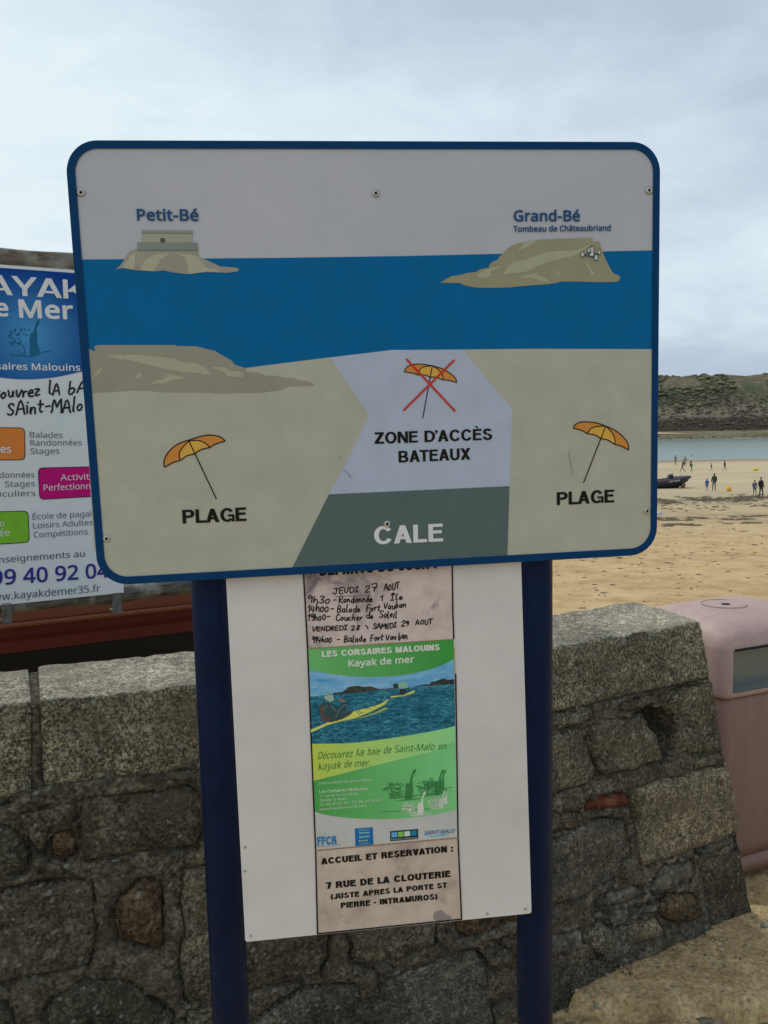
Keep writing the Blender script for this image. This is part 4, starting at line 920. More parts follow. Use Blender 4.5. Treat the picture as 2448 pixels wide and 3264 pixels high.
for q in ([(808, 331), (740, 336), (715, 345), (722, 360), (700, 378), (688, 395), (700, 392), (770, 362), (790, 350)], [(1155, 340), (1120, 370), (1060, 392), (960, 394), (880, 403), (810, 425), (740, 452), (665, 460), (650, 480), (625, 500), (605, 530), (598, 548), (640, 537), (740, 527), (820, 490), (900, 462), (1010, 430), (1012, 440), (1080, 405), (1130, 372)],
          [(590, 493), (540, 497), (490, 515), (440, 535), (435, 555), (450, 568), (500, 563), (525, 550), (520, 530), (550, 510), (592, 500)], [(822, 528), (705, 560), (800, 572), (850, 590), (888, 597), (880, 575), (855, 560), (810, 550), (812, 540)], [(935, 512), (930, 535), (945, 548), (965, 556), (955, 535)], [(1115, 465), (1135, 480), (1155, 515), (1178, 540), (1176, 548), (1145, 540), (1148, 530), (1130, 495)]):
    pr(cGB(q), 2.5, GROCKL, 'island_highlight_print')
pr(cGB([(1097, 425), (1140, 402), (1205, 412), (1190, 450)]), 3, alb(70, 78, 82), 'tomb_print')
for q in ([(1090, 405), (1103, 405), (1104, 432), (1092, 430)], [(1131, 382), (1141, 382), (1142, 403), (1133, 403)], [(1198, 392), (1209, 392), (1207, 415), (1197, 413)], [(1175, 424), (1190, 422), (1190, 452), (1174, 450)], [(1151, 372), (1163, 372), (1164, 412), (1152, 412)], [(1143, 412), (1166, 412), (1167, 425), (1143, 425)], [(1143, 380), (1170, 380), (1170, 388), (1143, 388)]):
    c_ = np.mean(q, 0); pr(cGB([tuple(c_+(np.array(p)-c_)*1.35+np.sign(np.array(p)-c_)*1) for p in q]), 3.5, alb(50, 56, 58), 'tomb_outline_print'); pr(cGB(q), 4, alb(160, 165, 165), 'tomb_print')
pr(cL([(35, 200), (60, 215), (90, 230), (110, 232), (98, 212), (105, 200), (130, 195), (600, 195), (610, 200), (730, 203), (850, 232), (950, 290), (975, 318), (1040, 338), (1050, 362), (1130, 368), (1165, 385), (1240, 390), (1340, 403), (1420, 420), (1475, 440), (1450, 450), (1300, 453), (1295, 462), (1230, 480), (1130, 492), (950, 495), (850, 497), (820, 492), (640, 490), (510, 488), (430, 478), (340, 478), (200, 487), (60, 494)]), 2, ROCK, 'headland_print')
for q in ([(110, 222), (180, 255), (400, 256), (450, 262), (610, 280), (630, 292), (700, 310), (730, 305), (770, 325), (805, 350), (822, 383), (780, 378), (740, 370), (650, 365), (580, 352), (480, 330), (340, 295), (270, 280), (280, 295), (210, 270)], [(845, 330), (920, 338), (940, 358), (1000, 358), (1025, 370), (1028, 388), (1010, 396), (960, 393), (920, 385), (912, 365), (880, 350), (825, 340)],
          [(545, 373), (685, 400), (590, 412), (560, 425), (525, 435), (455, 437), (480, 415), (520, 408), (555, 390)], [(390, 362), (370, 375), (350, 408), (385, 400), (397, 392)], [(155, 328), (130, 345), (110, 370), (80, 400), (82, 408), (100, 405), (95, 395), (130, 372)]):
    pr(cL(q), 2.5, alb(131, 131, 113), 'headland_highlight_print')
INK = alb(20, 20, 14)
def umbrella(cf, outline, apex, tips, ribs, foot, w):
    top = spline(outline, 4); sc_ = []
    for a, b_ in zip(tips, tips[1:]):
        a = np.array(a, float); b_ = np.array(b_, float); m_ = (a+b_)/2; d = np.array(apex)-m_; d /= np.linalg.norm(d)
        sc_ += spline([a, m_+d*np.linalg.norm(b_-a)*.11, b_], 4)[:-1]
    sc_.append(tips[-1])
    poly = top+[tuple(p) for p in sc_[1:-1]]
    poly_print(PB_, cf(poly), 2.5*H, alb(160, 106, 50), 'umbrella_print', board)
    # middle gores: between the two ribs
    k0, k1 = 1, 3; i0 = 4*k0; mid_ = [tuple(p) for p in sc_[4:13]]
    r0 = spline([apex, ribs[0][0], ribs[0][1], tips[1]], 4); r1 = spline([apex, ribs[1][0], ribs[1][1], tips[3]], 4)
    gore = r0[:-1]+mid_+r1[1:-1][::-1]
    poly_print(PB_, cf(gore), 3*H, alb(172, 132, 58), 'umbrella_print', board)
    loop = top+[tuple(p) for p in sc_[1:]]
    strokes(PB_, [cf(loop), cf(r0), cf(r1), cf([apex, foot])], w, 3.3*H, INK, 'umbrella_outline_print', board)
umbrella(cL, [(912, 792), (900, 778), (870, 762), (820, 755), (760, 763), (690, 785), (625, 808), (575, 845), (545, 885), (533, 920), (535, 955)], (688, 792), [(535, 955), (632, 913), (722, 873), (817, 832), (912, 792)], [[(650, 830), (628, 870)], [(745, 788), (790, 806)]], (858, 1150), .0017)
umbrella(cR, [(1218, 708), (1215, 655), (1185, 605), (1130, 550), (1060, 505), (997, 480), (950, 460), (880, 444), (810, 437), (750, 442), (705, 465), (684, 497)], (997, 480), [(684, 497), (820, 550), (950, 600), (1085, 655), (1218, 708)], [[(920, 482), (860, 500)], [(1050, 530), (1085, 600)]], (785, 1022), .0017)
umbrella(cM, [(1150, 455), (1145, 430), (1115, 400), (1060, 365), (990, 345), (920, 333), (860, 337), (820, 355), (805, 385)], (990, 345), [(805, 385), (893, 405), (978, 420), (1062, 438), (1150, 455)], [[(930, 352), (905, 375)], [(1030, 370), (1055, 405)]], (927, 688), .0015)
RED = alb(150, 44, 36)
strokes(PB_, [cM([(822, 303), (1138, 642)]), cM([(1132, 310), (802, 637)])], .0034, 3.9*H, RED, 'cross_print', board)
NAVY = alb(26, 60, 92); LIGHT = alb(168, 172, 172); hT = 3.3*H
def tb(s, p0, p1, cap, col, bold=.022): text(PB_, s, p0, p1, cap, col, board, bold, hT)
tb('Petit-Bé', (437.5, 702.5), (633.7, 703.8), 36, NAVY, .026)
tb('Grand-Bé', (1636.7, 705.3), (1847.8, 705), 34.5, NAVY, .026)
tb('Tombeau de Châteaubriand', (1635.7, 739.7), (1945.6, 735.7), 18.5, NAVY, .022)
cp = lambda s, p0, p1, c_, col: caps(PB_, s, p0, p1, c_, col, board, .20, hT, gap=.06)
cp('PLAGE', (583, 1668.6), (786.4, 1659.9), 43.5, INK); cp('PLAGE', (1774, 1609.9), (1956.7, 1600.7), 41, INK)
cp('ZONE D’ACCÈS', (1194, 1415), (1569, 1401.7), 36.5, INK); cp('BATEAUX', (1270.3, 1474.5), (1499.4, 1464.4), 37, INK)
cp('CALE', (1192.7, 1735), (1412, 1724.8), 57, LIGHT)
# scuffs on the board
strokes(PB_, [cR([(640, 720), (655, 800), (665, 870), (682, 945)])], .0011, 2.6*H, alb(105, 108, 100), 'scuff_mark', board)
strokes(PB_, [cM([(410, 1035), (430, 1050), (455, 1085)]), cM([(372, 940), (378, 955)])], .0012, 3.3*H, alb(108, 110, 118), 'scuff_mark', board)
# rivets
def rivet(pl, px_, py_, r, parent, name='rivet', hh=.003):
    a, b_ = pl.px(px_, py_); V = []; n_ = 16
    prof = [(1, 0), (.97, .35), (.8, .8), (.6, 1), (.42, .92), (.36, .4), (.34, .2)]
    for (rr, z) in prof:
        for k in range(n_): V.append(pl.P(a+r*rr*cos(2*pi*k/n_), b_+r*rr*sin(2*pi*k/n_), .0008+z*hh))
    Fc = [(i*n_+k, i*n_+(k+1) % n_, (i+1)*n_+(k+1) % n_, (i+1)*n_+k) for i in range(len(prof)-1) for k in range(n_)]; mi = [0]*len(Fc)
    Fc.append(tuple((len(prof)-1)*n_+k for k in range(n_))); mi.append(1)
    mesh(name, V, Fc, [M_ALU, M_DARK], parent, mi=mi, smooth=True)
for p in ((258.8, 614.5), (1198, 617), (2067.9, 608), (2061, 1628.7), (340.5, 1716.6), (1234, 1670)): rivet(PB_, *p, .0058, board)

# notice panel and its sheets
PXB = lambda p: C(900, 2350, .36166, p); PXA = lambda p: C(900, 1780, .36166, p)
oq = [(0, -.04), (PNW, -.04), (PNW, PNH), (0, PNH)]
po = rrect(0, -.05, PNW, PNH, .004, 3)
panel = slab(PN_, po, -.003, 0, [M_PANEL, M_PANEL], 'notice_panel', sign, bev=.0005)
for p in ((781, 2700), (781, 2776), (799, 2982), (1553, 2912)): rivet(PN_, *p, .0022, panel, 'screw', .0012)
rivet(PN_, 1675, 2897, .0022, panel, 'screw', .0012)
def sheet(q, h, mt, name, par, col=None, grid_n=1):
    V = [PN_.P(*PN_.px(*p), h) for p in q]; n_ = len(q); V += [PN_.P(*PN_.px(*p), 0) for p in q]
    Fc = [tuple(range(n_))]+[(i, (i+1) % n_, n_+(i+1) % n_, n_+i) for i in range(n_)]
    return mesh(name, V, Fc, mt, par, cols=None if col is None else np.array([col]*len(V)))
TQ = [(966.5, 1800), (1441, 1770), (1446, 2037), (981, 2067.5)]
sh1 = sheet(TQ, .0008, M_SHEET1, 'handwritten_notice', sign)
G1Q = [(981, 2067.5), (1446, 2037), (1460, 2669), (1006.7, 2710)]
fly = sheet(G1Q, .0009, M_PRINT, 'flyer', sign, alb(150, 150, 145))
sh3 = sheet([(1006.7, 2710), (1460, 2669), (1470.7, 2928.7), (1012, 2975)], .0008, M_SHEET2, 'address_notice', sign)
TAPE = alb(22, 18, 14)
strokes(PN_, [[(966, 1800), (980.5, 2067), (1006, 2709), (1012, 2975)], [(1440.5, 1770), (1443, 1950), (1446, 2034)], [(1452, 2149), (1459.5, 2669), (1471, 2928)], [(1012, 2975), (1471, 2928.7)]], .0024, .0014, TAPE, 'black_tape', panel)
strokes(PN_, [[(1447, 2064), (1450, 2150)]], .0016, .0014, alb(150, 120, 66), 'yellow_tape', panel)
strokes(PN_, [[(981, 2067.5), (1446, 2037)]], .0012, .0016, alb(122, 90, 70), 'brown_edge', panel); strokes(PN_, [[(1007, 2710), (1460, 2669)]], .0018, .0016, alb(118, 92, 66), 'brown_edge', panel)
PENK = alb(28, 24, 22)
caps(PN_, 'DEPARTS DU JOUR !', (1019, 1835.5), (1392, 1811.5), 30, INK, sh1, .27, .0012, gap=.06)
hk = [('JEUDI', (443, 312), (668, 296), 50), ('27', (725, 296), (832, 284), 62), ('AOUT', (895, 280), (1025, 268), 55), ('9h30', (218, 388), (415, 392), 55), ('-', (445, 384), (475, 382), 50), ('Randonnée', (498, 392), (790, 382), 58), ('1', (855, 372), (890, 370), 45), ('île', (950, 370), (1062, 362), 52),
      ('14h00', (222, 472), (405, 470), 60), ('-', (420, 466), (450, 464), 50), ('Balade', (480, 472), (682, 468), 55), ('Fort', (738, 462), (858, 456), 55), ('Vauban', (893, 448), (1087, 430), 55),
      ('19h00', (225, 545), (380, 540), 55), ('-', (388, 536), (415, 534), 50), ('Coucher', (470, 545), (700, 540), 55), ('de', (740, 530), (800, 526), 55), ('Soleil', (855, 526), (1008, 518), 58),
      ('VENDREDI', (262, 640), (565, 630), 40), ('28', (605, 636), (680, 628), 42), ('&', (722, 624), (758, 620), 40), ('SAMEDI', (800, 622), (1002, 606), 42), ('29', (1045, 598), (1112, 590), 44), ('AOUT', (1175, 584), (1318, 576), 42),
      ('914h00', (258, 742), (432, 738), 50), ('-', (480, 730), (505, 728), 50), ('Balade', (540, 738), (735, 730), 55), ('Fort', (775, 728), (885, 720), 55), ('Vau', (912, 716), (1005, 708), 50), ('ban', (1022, 712), (1100, 705), 60)]
for k, (s, p0, p1, cap) in enumerate(hk):
    a, b_ = PXA([p0, p1]); hand(PN_, s, a, b_, cap*.36166, .0019, PENK, sh1, k+3)
strokes(PN_, [PXA([(470, 335), (560, 330), (640, 332), (780, 318)])], .0012, .0013, alb(95, 88, 88), 'smudge', sh1)
def blot(pl, c_, r, h, col, par, n=14, name='stain', seed=0):
    rr = random.Random(seed); a, b_ = pl.px(*c_); V = [pl.P(a, b_, h)]
    for k in range(n):
        q = r*rr.uniform(.7, 1.15); V.append(pl.P(a+q*cos(2*pi*k/n), b_+q*sin(2*pi*k/n), h))
    return mesh(name, V, [(0, k+1, (k+1) % n+1) for k in range(n)], M_PRINT, par, cols=np.array([col]*len(V)))
# flyer artwork
def pf(pts, h, col, nm, sm=0, cf=PXB): return poly_print(PN_, spline(cf(pts), sm, True) if sm else cf(pts), h, col, nm, fly)
fx0 = PN_.px(981, 2067)[0]; fx1 = PN_.px(1446, 2037)[0]
def gradx(c0, c1):
    c0 = np.array(c0); c1 = np.array(c1)
    return lambda a, b_: tuple(c0+(c1-c0)*min(1, max(0, (a-fx0)/(fx1-fx0))))
arcT = spline([(1510, 885), (1380, 950), (1180, 1005), (950, 1037), (700, 1042), (450, 1020), (230, 975)], 4)
arcB = spline([(255, 1632), (600, 1625), (900, 1590), (1300, 1525), (1522, 1475)], 4)
pf([(222, 795), (1508, 715)]+arcT, .0013, gradx(alb(84, 142, 84), alb(48, 118, 50)), 'green_header_print', cf=PXA)
HZ = [(238, 1215), (1516, 1105)]
pf(arcT+HZ, .0012, alb(90, 140, 170), 'photo_sky_print', cf=PXA).data.materials[0] = M_PSKY
# the photographed sea: rows of bands with dark and light streaks
pf([HZ[1]]+[HZ[0]]+arcB, .0011, alb(30, 82, 102), 'photo_sea_print', cf=PXA).data.materials[0] = M_PSEA
rr = random.Random(5); wl = []; wd = []
for _ in range(70):
    x0 = rr.uniform(260, 1480); y0 = rr.uniform(1225, 1600)-(x0-240)*.085; w_ = rr.uniform(18, 70)
    yb_ = np.interp(x0, [255, 600, 900, 1300, 1522], [1632, 1625, 1590, 1525, 1475]); yt_ = 1215-(x0-238)*.086
    if not (yt_+12 < y0 < yb_-10) or x0+w_ > 1505: continue
    (wl if rr.random() < .45 else wd).append(PXA([(x0, y0), (x0+w_*.5, y0-6-w_*.03), (x0+w_, y0-w_*.085)]))
strokes(PN_, wl, .0011, .00125, alb(44, 104, 116), 'wave_print', fly, mul=.1)['kind'] = 'stuff'; strokes(PN_, wd, .0015, .0012, alb(16, 54, 66), 'wave_print', fly, mul=.1)['kind'] = 'stuff'
pf([(450, 1200), (450, 1182), (530, 1175), (580, 1132), (620, 1125), (660, 1120), (720, 1130), (780, 1125), (850, 1150), (920, 1145), (978, 1138), (975, 1105), (1018, 1100), (1020, 1140), (1120, 1138), (1230, 1112), (1300, 1105), (1310, 1085), (1350, 1080), (1400, 1060), (1430, 1055), (1450, 1070), (1512, 1062), (1515, 1104), (1100, 1137), (800, 1165)], .0014, alb(34, 40, 40), 'photo_hill_print', cf=PXA).data.materials[0] = M_PHIL
YEL = alb(172, 172, 84)
pf([(640, 1412), (800, 1362), (900, 1312), (940, 1318), (850, 1358), (700, 1404)], .00145, alb(120, 138, 84), 'reflection_print', cf=PXA)
pf([(252, 1532), (252, 1506), (380, 1452), (450, 1402), (560, 1372), (640, 1342), (760, 1312), (860, 1282), (940, 1236), (900, 1290), (780, 1352), (640, 1410), (500, 1440), (380, 1475)], .0016, YEL, 'kayak_print', cf=PXA)
pf([(390, 1440), (440, 1402), (560, 1352), (622, 1347), (600, 1372), (520, 1412), (430, 1442)], .0018, alb(52, 58, 60), 'cockpit_print', cf=PXA)
pf([(330, 1292), (370, 1270), (430, 1270), (480, 1312), (530, 1300), (545, 1270), (575, 1300), (580, 1338), (540, 1330), (520, 1370), (500, 1402), (400, 1438), (348, 1402), (328, 1350)], .002, alb(42, 60, 62), 'paddler_print', cf=PXA)
pf([(328, 1300), (365, 1285), (372, 1390), (440, 1400), (400, 1438), (345, 1430)], .0022, alb(70, 58, 54), 'vest_print', cf=PXA)
pf([(375, 1200), (400, 1182), (435, 1188), (452, 1215), (448, 1250), (420, 1262), (385, 1250), (370, 1225)], .0022, alb(120, 142, 130), 'head_print', 3, cf=PXA)
pf([(488, 1228), (520, 1232), (560, 1252), (545, 1272), (510, 1258)], .0022, alb(104, 84, 66), 'hand_print', cf=PXA)
pf([(948, 1214), (1050, 1202), (1165, 1160), (1160, 1182), (1080, 1207), (960, 1226)], .0016, YEL, 'kayak_print', cf=PXA)
pf([(1030, 1195), (1040, 1150), (1085, 1150), (1096, 1186)], .0018, alb(38, 44, 50), 'paddler_print', cf=PXA)
pf([(1022, 1140), (1018, 1098), (1040, 1082), (1090, 1085), (1105, 1110), (1100, 1140), (1050, 1146)], .0018, alb(104, 142, 122), 'sail_print', cf=PXA)
arcTop2 = [(x, y-1576) for x, y in arcB]; arcLow = spline([(1536, 640), (1300, 685), (1100, 710), (850, 718), (600, 710), (400, 685), (280, 652)], 4)
pf(arcTop2+arcLow, .0011, gradx(alb(62, 126, 62), alb(100, 162, 104)), 'green_field_print')
pf(arcTop2+[(1526, 35), (1300, 130), (800, 250), (270, 383)], .0013, gradx(alb(150, 164, 66), alb(112, 172, 112)), 'lime_field_print')
DK = alb(30, 40, 40)
strokes(PN_, [PXA(p) for p in ([(650, 1345), (680, 1372), (700, 1350)], [(668, 1342), (712, 1362)], [(735, 1318), (790, 1325)], [(800, 1296), (830, 1312)], [(622, 1347), (570, 1395), (470, 1430)], [(250, 1470), (330, 1455)], [(1052, 1203), (1100, 1190)])], .0006, .0019, DK, 'rope_print', fly)['kind'] = 'stuff'
strokes(PN_, [PXA(p) for p in ([(380, 1472), (500, 1437), (640, 1407), (780, 1349), (900, 1288)], [(960, 1226), (1080, 1207), (1160, 1183)])], .0010, .0018, alb(112, 122, 66), 'kayak_shade_print', fly)
strokes(PN_, [PXA(p) for p in ([(470, 1395), (500, 1330), (540, 1290)], [(430, 1300), (470, 1340)], [(545, 1285), (575, 1300), (572, 1335)], [(395, 1290), (360, 1330)])], .0016, .0024, alb(70, 96, 92), 'sleeve_print', fly)
strokes(PN_, [PXA(p) for p in ([(385, 1205), (410, 1192), (440, 1200)], [(380, 1240), (410, 1258)])], .0013, .0025, alb(86, 104, 96), 'hair_print', fly)
GD = alb(34, 92, 44)
for s, p0, p1, cap, sh in (('Découvrez', (312, 190), (612, 172), 62, .3), ('la', (650, 162), (712, 158), 62, .3), ('baie', (748, 156), (852, 150), 62, .3), ('de', (890, 142), (955, 136), 60, .3), ('Saint-Malo', (985, 132), (1335, 108), 60, .3), ('en', (1372, 106), (1440, 100), 55, .3), ('kayak', (315, 288), (515, 270), 62, .3), ('de', (540, 266), (608, 260), 60, .3), ('mer.', (635, 258), (770, 252), 60, .3)):
    a, b_ = PXB([p0, p1]); text(PN_, s, a, b_, cap*.36166, GD, fly, .006, .0016, .25)
LG = alb(160, 176, 150)
for s, p0, p1, cap, bo in (('Informations et réservations', (322, 415), (788, 380), 24, .0), ('Les Corsaires Malouins', (325, 488), (748, 458), 25, .03), ('7 rue de la Clouterie', (330, 527), (662, 501), 22, 0.), ('35400 St Malo', (330, 566), (565, 548), 23, 0.), ('02 99 40 92 04 · 07 86 14 05 43', (330, 603), (868, 560), 23, 0.), ('www.kayakdemer35.com', (330, 642), (743, 608), 22, .0)):
    a, b_ = PXB([p0, p1]); text(PN_, s, a, b_, cap*.36166, LG, fly, bo+.008, .0016)
caps(PN_, 'LES CORSAIRES MALOUINS', *PXA([(348, 868), (1387, 805)]), 52*.36166, alb(168, 180, 160), fly, .25, .0016, gap=.06)
for s, p0, p1, cap in (('Kayak de mer', (583, 952), (1163, 912), 58),):
    a, b_ = PXA([p0, p1]); text(PN_, s, a, b_, cap*.36166, alb(168, 180, 160), fly, .034, .0016)
# paddler brush drawings
def brush(body, ox, oy, sc_, col, seed, h):
    pf([(ox+x*sc_, oy+y*sc_) for x, y in body], h, col, 'paddler_drawing_print'); rr = random.Random(seed); L_ = []
    for _ in range(75):
        a = rr.uniform(0, 6.28); q = rr.uniform(.2, 1); x = ox+sc_*(-130+90*q*cos(a)); y = oy+sc_*(-40+70*q*sin(a)); L_.append(PXB([(x, y), (x+rr.uniform(-18, 18)*sc_, y+rr.uniform(-14, 4)*sc_), (x+rr.uniform(-26, 26)*sc_, y+rr.uniform(-8, 8)*sc_)]))
    for k in range(5): y = oy+sc_*(20+k*9); x = ox+sc_*rr.uniform(-200, -40); L_.append(PXB([(x, y), (x+sc_*110, y-9), (x+sc_*rr.uniform(150, 240), y-18)]))
    strokes(PN_, L_, .0006*sc_+.0003, h+.0001, col, 'spray_print', fly, mul=.1)['kind'] = 'stuff'
body = [(-35, 40), (-30, -80), (-15, -100), (5, -95), (10, -130), (25, -175), (40, -215), (60, -222), (62, -200), (36, -165), (30, -130), (32, -90), (38, -30), (25, 40)]
brush(body, 1115, 500, 1, alb(48, 102, 54), 1, .0015); brush(body, 1370, 470, .85, alb(46, 104, 58), 2, .0015); brush(body, 1400, 440, .7, alb(46, 104, 58), 4, .00155)
brush(body, 1215, 650, .8, alb(168, 180, 158), 3, .0018); brush(body, 1400, 600, .6, alb(160, 178, 152), 5, .0018); brush(body, 1435, 570, .5, alb(160, 178, 152), 6, .0018)
strokes(PN_, [PXB([(878, 655), (1000, 650), (1180, 632), (1320, 628)])], .0009, .0015, alb(48, 102, 54), 'spray_print', fly)
# logos
text(PN_, 'Club', *PXB([(306, 864), (390, 858)]), 24*.36166, alb(140, 152, 140), fly, 0, .0016)
caps(PN_, 'FFCK', *PXB([(308, 952), (480, 940)]), 76*.36166, alb(38, 98, 138), fly, .25, .0016, gap=.06); text(PN_, 'Fédération Française de Canoë-Kayak', *PXB([(312, 968), (518, 950)]), 9*.36166, alb(80, 90, 96), fly, 0, .0016)
pf([(638, 802), (796, 790), (802, 942), (643, 956)], .0014, alb(16, 84, 130), 'logo_print')
for s, y, cc, cap in (('FRANCE', 822, (120, 160, 180), 13), ('STATION', 856, (120, 160, 180), 13), ('NAUTIQUE', 888, (120, 160, 180), 12), ('★★★★', 916, (170, 180, 90), 16), ('Saint-Malo', 940, (120, 160, 180), 13)):
    if '★' in s:
        for k in range(4): pf([(680+k*22+9*cos(a*pi/5-pi/2)*(1 if a % 2 == 0 else .45), 910-k*2+9*sin(a*pi/5-pi/2)*(1 if a % 2 == 0 else .45)) for a in range(10)], .0017, alb(*cc), 'star_print')
    else: text(PN_, s, *PXB([(676, y), (766, y-7)]), cap*.36166, alb(*cc), fly, .0, .0017)
strokes(PN_, [PXB([(676, 832), (700, 840), (730, 835), (762, 832)]), PXB([(678, 868), (705, 876), (730, 870), (764, 866)])], .0011, .0017, alb(130, 170, 190), 'logo_print', fly)
pf([(948, 826), (1195, 805), (1197, 892), (950, 914)], .0014, alb(24, 36, 40), 'logo_print')
for k, cc in enumerate(((72, 132, 168), (108, 148, 66), (150, 176, 160), (26, 100, 120))): x0 = 960+k*57; pf([(x0, 836-k*5), (x0+50, 832-k*5), (x0+51, 876-k*5), (x0+1, 880-k*5)], .0016, alb(*cc), 'logo_print')
text(PN_, 'NAUTISME EN BRETAGNE', *PXB([(960, 905), (1187, 888)]), 14*.36166, alb(140, 150, 150), fly, 0, .0017)
text(PN_, 'SAINT-MALO', *PXB([(1250, 856), (1515, 836)]), 33*.36166, alb(34, 82, 120), fly, .012, .0016, .2); strokes(PN_, [PXB([(1255, 858), (1330, 870), (1400, 856), (1460, 852)]), PXB([(1310, 874), (1380, 864), (1420, 866)])], .0012, .0016, alb(80, 138, 170), 'logo_print', fly)
for s, p0, p1, cap in (('ACCUEIL ET RESERVATION :', (342, 1120), (1505, 1005), 56), ('7 RUE DE LA CLOUTERIE', (385, 1335), (1482, 1227), 58), ('(JUSTE APRES LA PORTE ST', (425, 1427), (1452, 1322), 47), ('PIERRE - INTRAMUROS)', (515, 1505), (1368, 1425), 50)):
    a, b_ = PXB([p0, p1]); caps(PN_, s, a, b_, cap*.36166, INK, sh3, .27, .0012, gap=.06)
for k, (x_, y_, r_) in enumerate(((1370, 1575, .009), (1405, 1590, .010), (1445, 1592, .008), (1395, 1550, .006))): blot(PN_, PXB([(x_, y_)])[0], r_, .0009+.00005*k, alb(112, 106, 100), sh3, seed=k)

# ================================================================== ADVERT BOARD ON ITS TIMBER RACK (behind the wall)
phi = radians(29); uK = np.array([cos(phi), sin(phi), 0]); oK = CAM+ray(0, 1400)*3.25
PK = Plane(oK, uK, (0, 0, -1)); K1 = lambda p: C(0, 700, .42194, p); K2 = lambda p: C(0, 1400, .42194, p)
rack = thing('timber_rack', 'weathered wooden rack behind the wall carrying the kayak advert', 'rack', (*PK.P(0, 0, -.05)[:2], 0))
aR = PK.px(395, 1889)[0]; aL = aR-1.18; bT = np.mean([PK.px(0, 845)[1], PK.px(230, 858)[1]]); bB = np.mean([PK.px(0, 1930)[1], PK.px(395, 1889)[1]])
aEnd = aR+.55
t1 = PK.px(0, 787)[1]; t2 = PK.px(0, 843)[1]; 
def beam(a0, a1, b0_, b1_, h0, h1, name, mt, par, seed):
    nx_ = 60; V = []; r = random.Random(seed)
    for i in range(nx_+1):
        a = a0+(a1-a0)*i/nx_; w_ = .006*mnoise.noise(Vector((a*4, seed, 0))); w2 = .005*mnoise.noise(Vector((a*6, seed, 4)))
        bb = [(b0_+w_, h0), (b0_+w_, h1-.006), (b0_+w_+.006, h1), (b1_+w2-.006, h1), (b1_+w2, h1-.006), (b1_+w2, h0)]
        V += [PK.P(a, y, z) for y, z in bb]
    Fc = [(i*6+k, i*6+(k+1) % 6, (i+1)*6+(k+1) % 6, (i+1)*6+k) for i in range(nx_) for k in range(6)]+[tuple(range(6)), tuple(nx_*6+k for k in range(6))[::-1]]
    return mesh(name, V, Fc, mt, par, smooth=False)
bTr = PK.px(0, 786)[1]
beam(aL-.15, aEnd, bTr, bTr+.11, -.075, -.006, 'top_rail', M_WOOD, rack, 1)
mb = MB(); rb = .038; bR = PK.px(397, 1893)[1]; mb.tube([PK.P(aL-.15+(aEnd-aL+.15)*k/30, bR+.004*sin(k*.7), -.045) for k in range(31)], [rb*(1+.06*sin(k*1.3)) for k in range(31)], 14)
mb.make('bottom_rail', M_WOOD2, rack, smooth=True)
for a in (aL-.1, aEnd-.05):
    mb = MB(); p0 = PK.P(a, bTr-.03, -.13); mb.tube([(p0[0], p0[1], 0), (p0[0], p0[1], p0[2])], .05, 14); mb.make('upright', M_WOOD2, rack, smooth=True)
for xa, ya, yb_ in ((20, 1922, 1988), (372, 1890, 1954)):
    a, b_ = PK.px(xa, ya); a2, b2 = PK.px(xa, yb_); mb = MB()
    mb.box(PK.P(a, (b_+b2)/2, -.003), (PK.u, PK.v, PK.n), (.018, (b2-b_)/2, .003)); mb.box(PK.P(a, b2-.005, -.04), (PK.u, PK.v, PK.n), (.018, .003, .035))
    mb.ell(PK.P(a, b2-.04, .001), (.006, .006, .004), ax=[PK.u, PK.v, PK.n]); mb.make('bracket', M_ZINC, rack)
advert = thing('kayak_advert', 'blue and white sea kayak advertising board fixed to the timber rack', 'sign', tuple(PK.P(aL, bB, 0)))
AW = alb(168, 182, 194)
M_AF, t, b = mat('advert_face', AW, .35, 0, .4)
t.links.new(ramp(t, tnoise(t, 5, 5, .6, ocoord(t)).outputs['Fac'], [(.3, alb(158, 173, 185)), (.7, alb(172, 186, 198))]), b.inputs['Base Color'])
ko = [(aL, bT), (aR, bT), (aR, bB), (aL, bB)]
ab = slab(PK, ko, -.004, 0, [M_AF, M_AF], 'panel', advert, bev=.0006)
hk_ = .0012
cxa, cya = PK.px(*K1([(235, 880)])[0])
def bluef(a, b_):
    d = min(1, math.hypot(a-cxa, (b_-cya)*1.0)/.26); c0 = np.array(alb(58, 118, 158)); c1 = np.array(alb(4, 46, 106)); return tuple(c0*(1-d)**1.2+c1*(1-(1-d)**1.2))
arc = [PK.px(*p) for p in K1(spline([(620, 1146), (450, 1185), (300, 1203), (150, 1206), (0, 1192), (-150, 1160)], 4))]
zb_ = arc[-1][1]
nx_, ny_ = 60, 50; V = []; cs = []
arx = [p[0] for p in arc][::-1]; ary = [p[1] for p in arc][::-1]
for j in range(ny_):
    for i in range(nx_):
        a = aL+.003+(aR-aL-.006)*i/(nx_-1); yb2 = np.interp(a, arx, ary) if a < arx[-1] else ary[-1]-(a-arx[-1])*.28; b_ = bT+.012+(yb2-bT-.012)*j/(ny_-1)
        V.append(PK.P(a, b_, hk_)); cs.append(bluef(a, b_))
mesh('blue_field_print', V, [(j*nx_+i, j*nx_+i+1, (j+1)*nx_+i+1, (j+1)*nx_+i) for j in range(ny_-1) for i in range(nx_-1)], M_PRINT, ab, cols=np.array(cs))
def tk(s, p0, p1, cap, col, bo=.0, cf=K1, h=.0024): a, b_ = cf([p0, p1]); text(PK, s, a, b_, cap*.42194, col, ab, bo, h)
caps(PK, 'KAYAK', *K1([(-320, 548), (664, 606)]), 146*.42194, AW, ab, .15, .0024, gap=.04); tk('Mer', (145, 737), (556, 750), 132, AW, .02); tk('de', (-160, 722), (67, 728), 128, AW, .02)
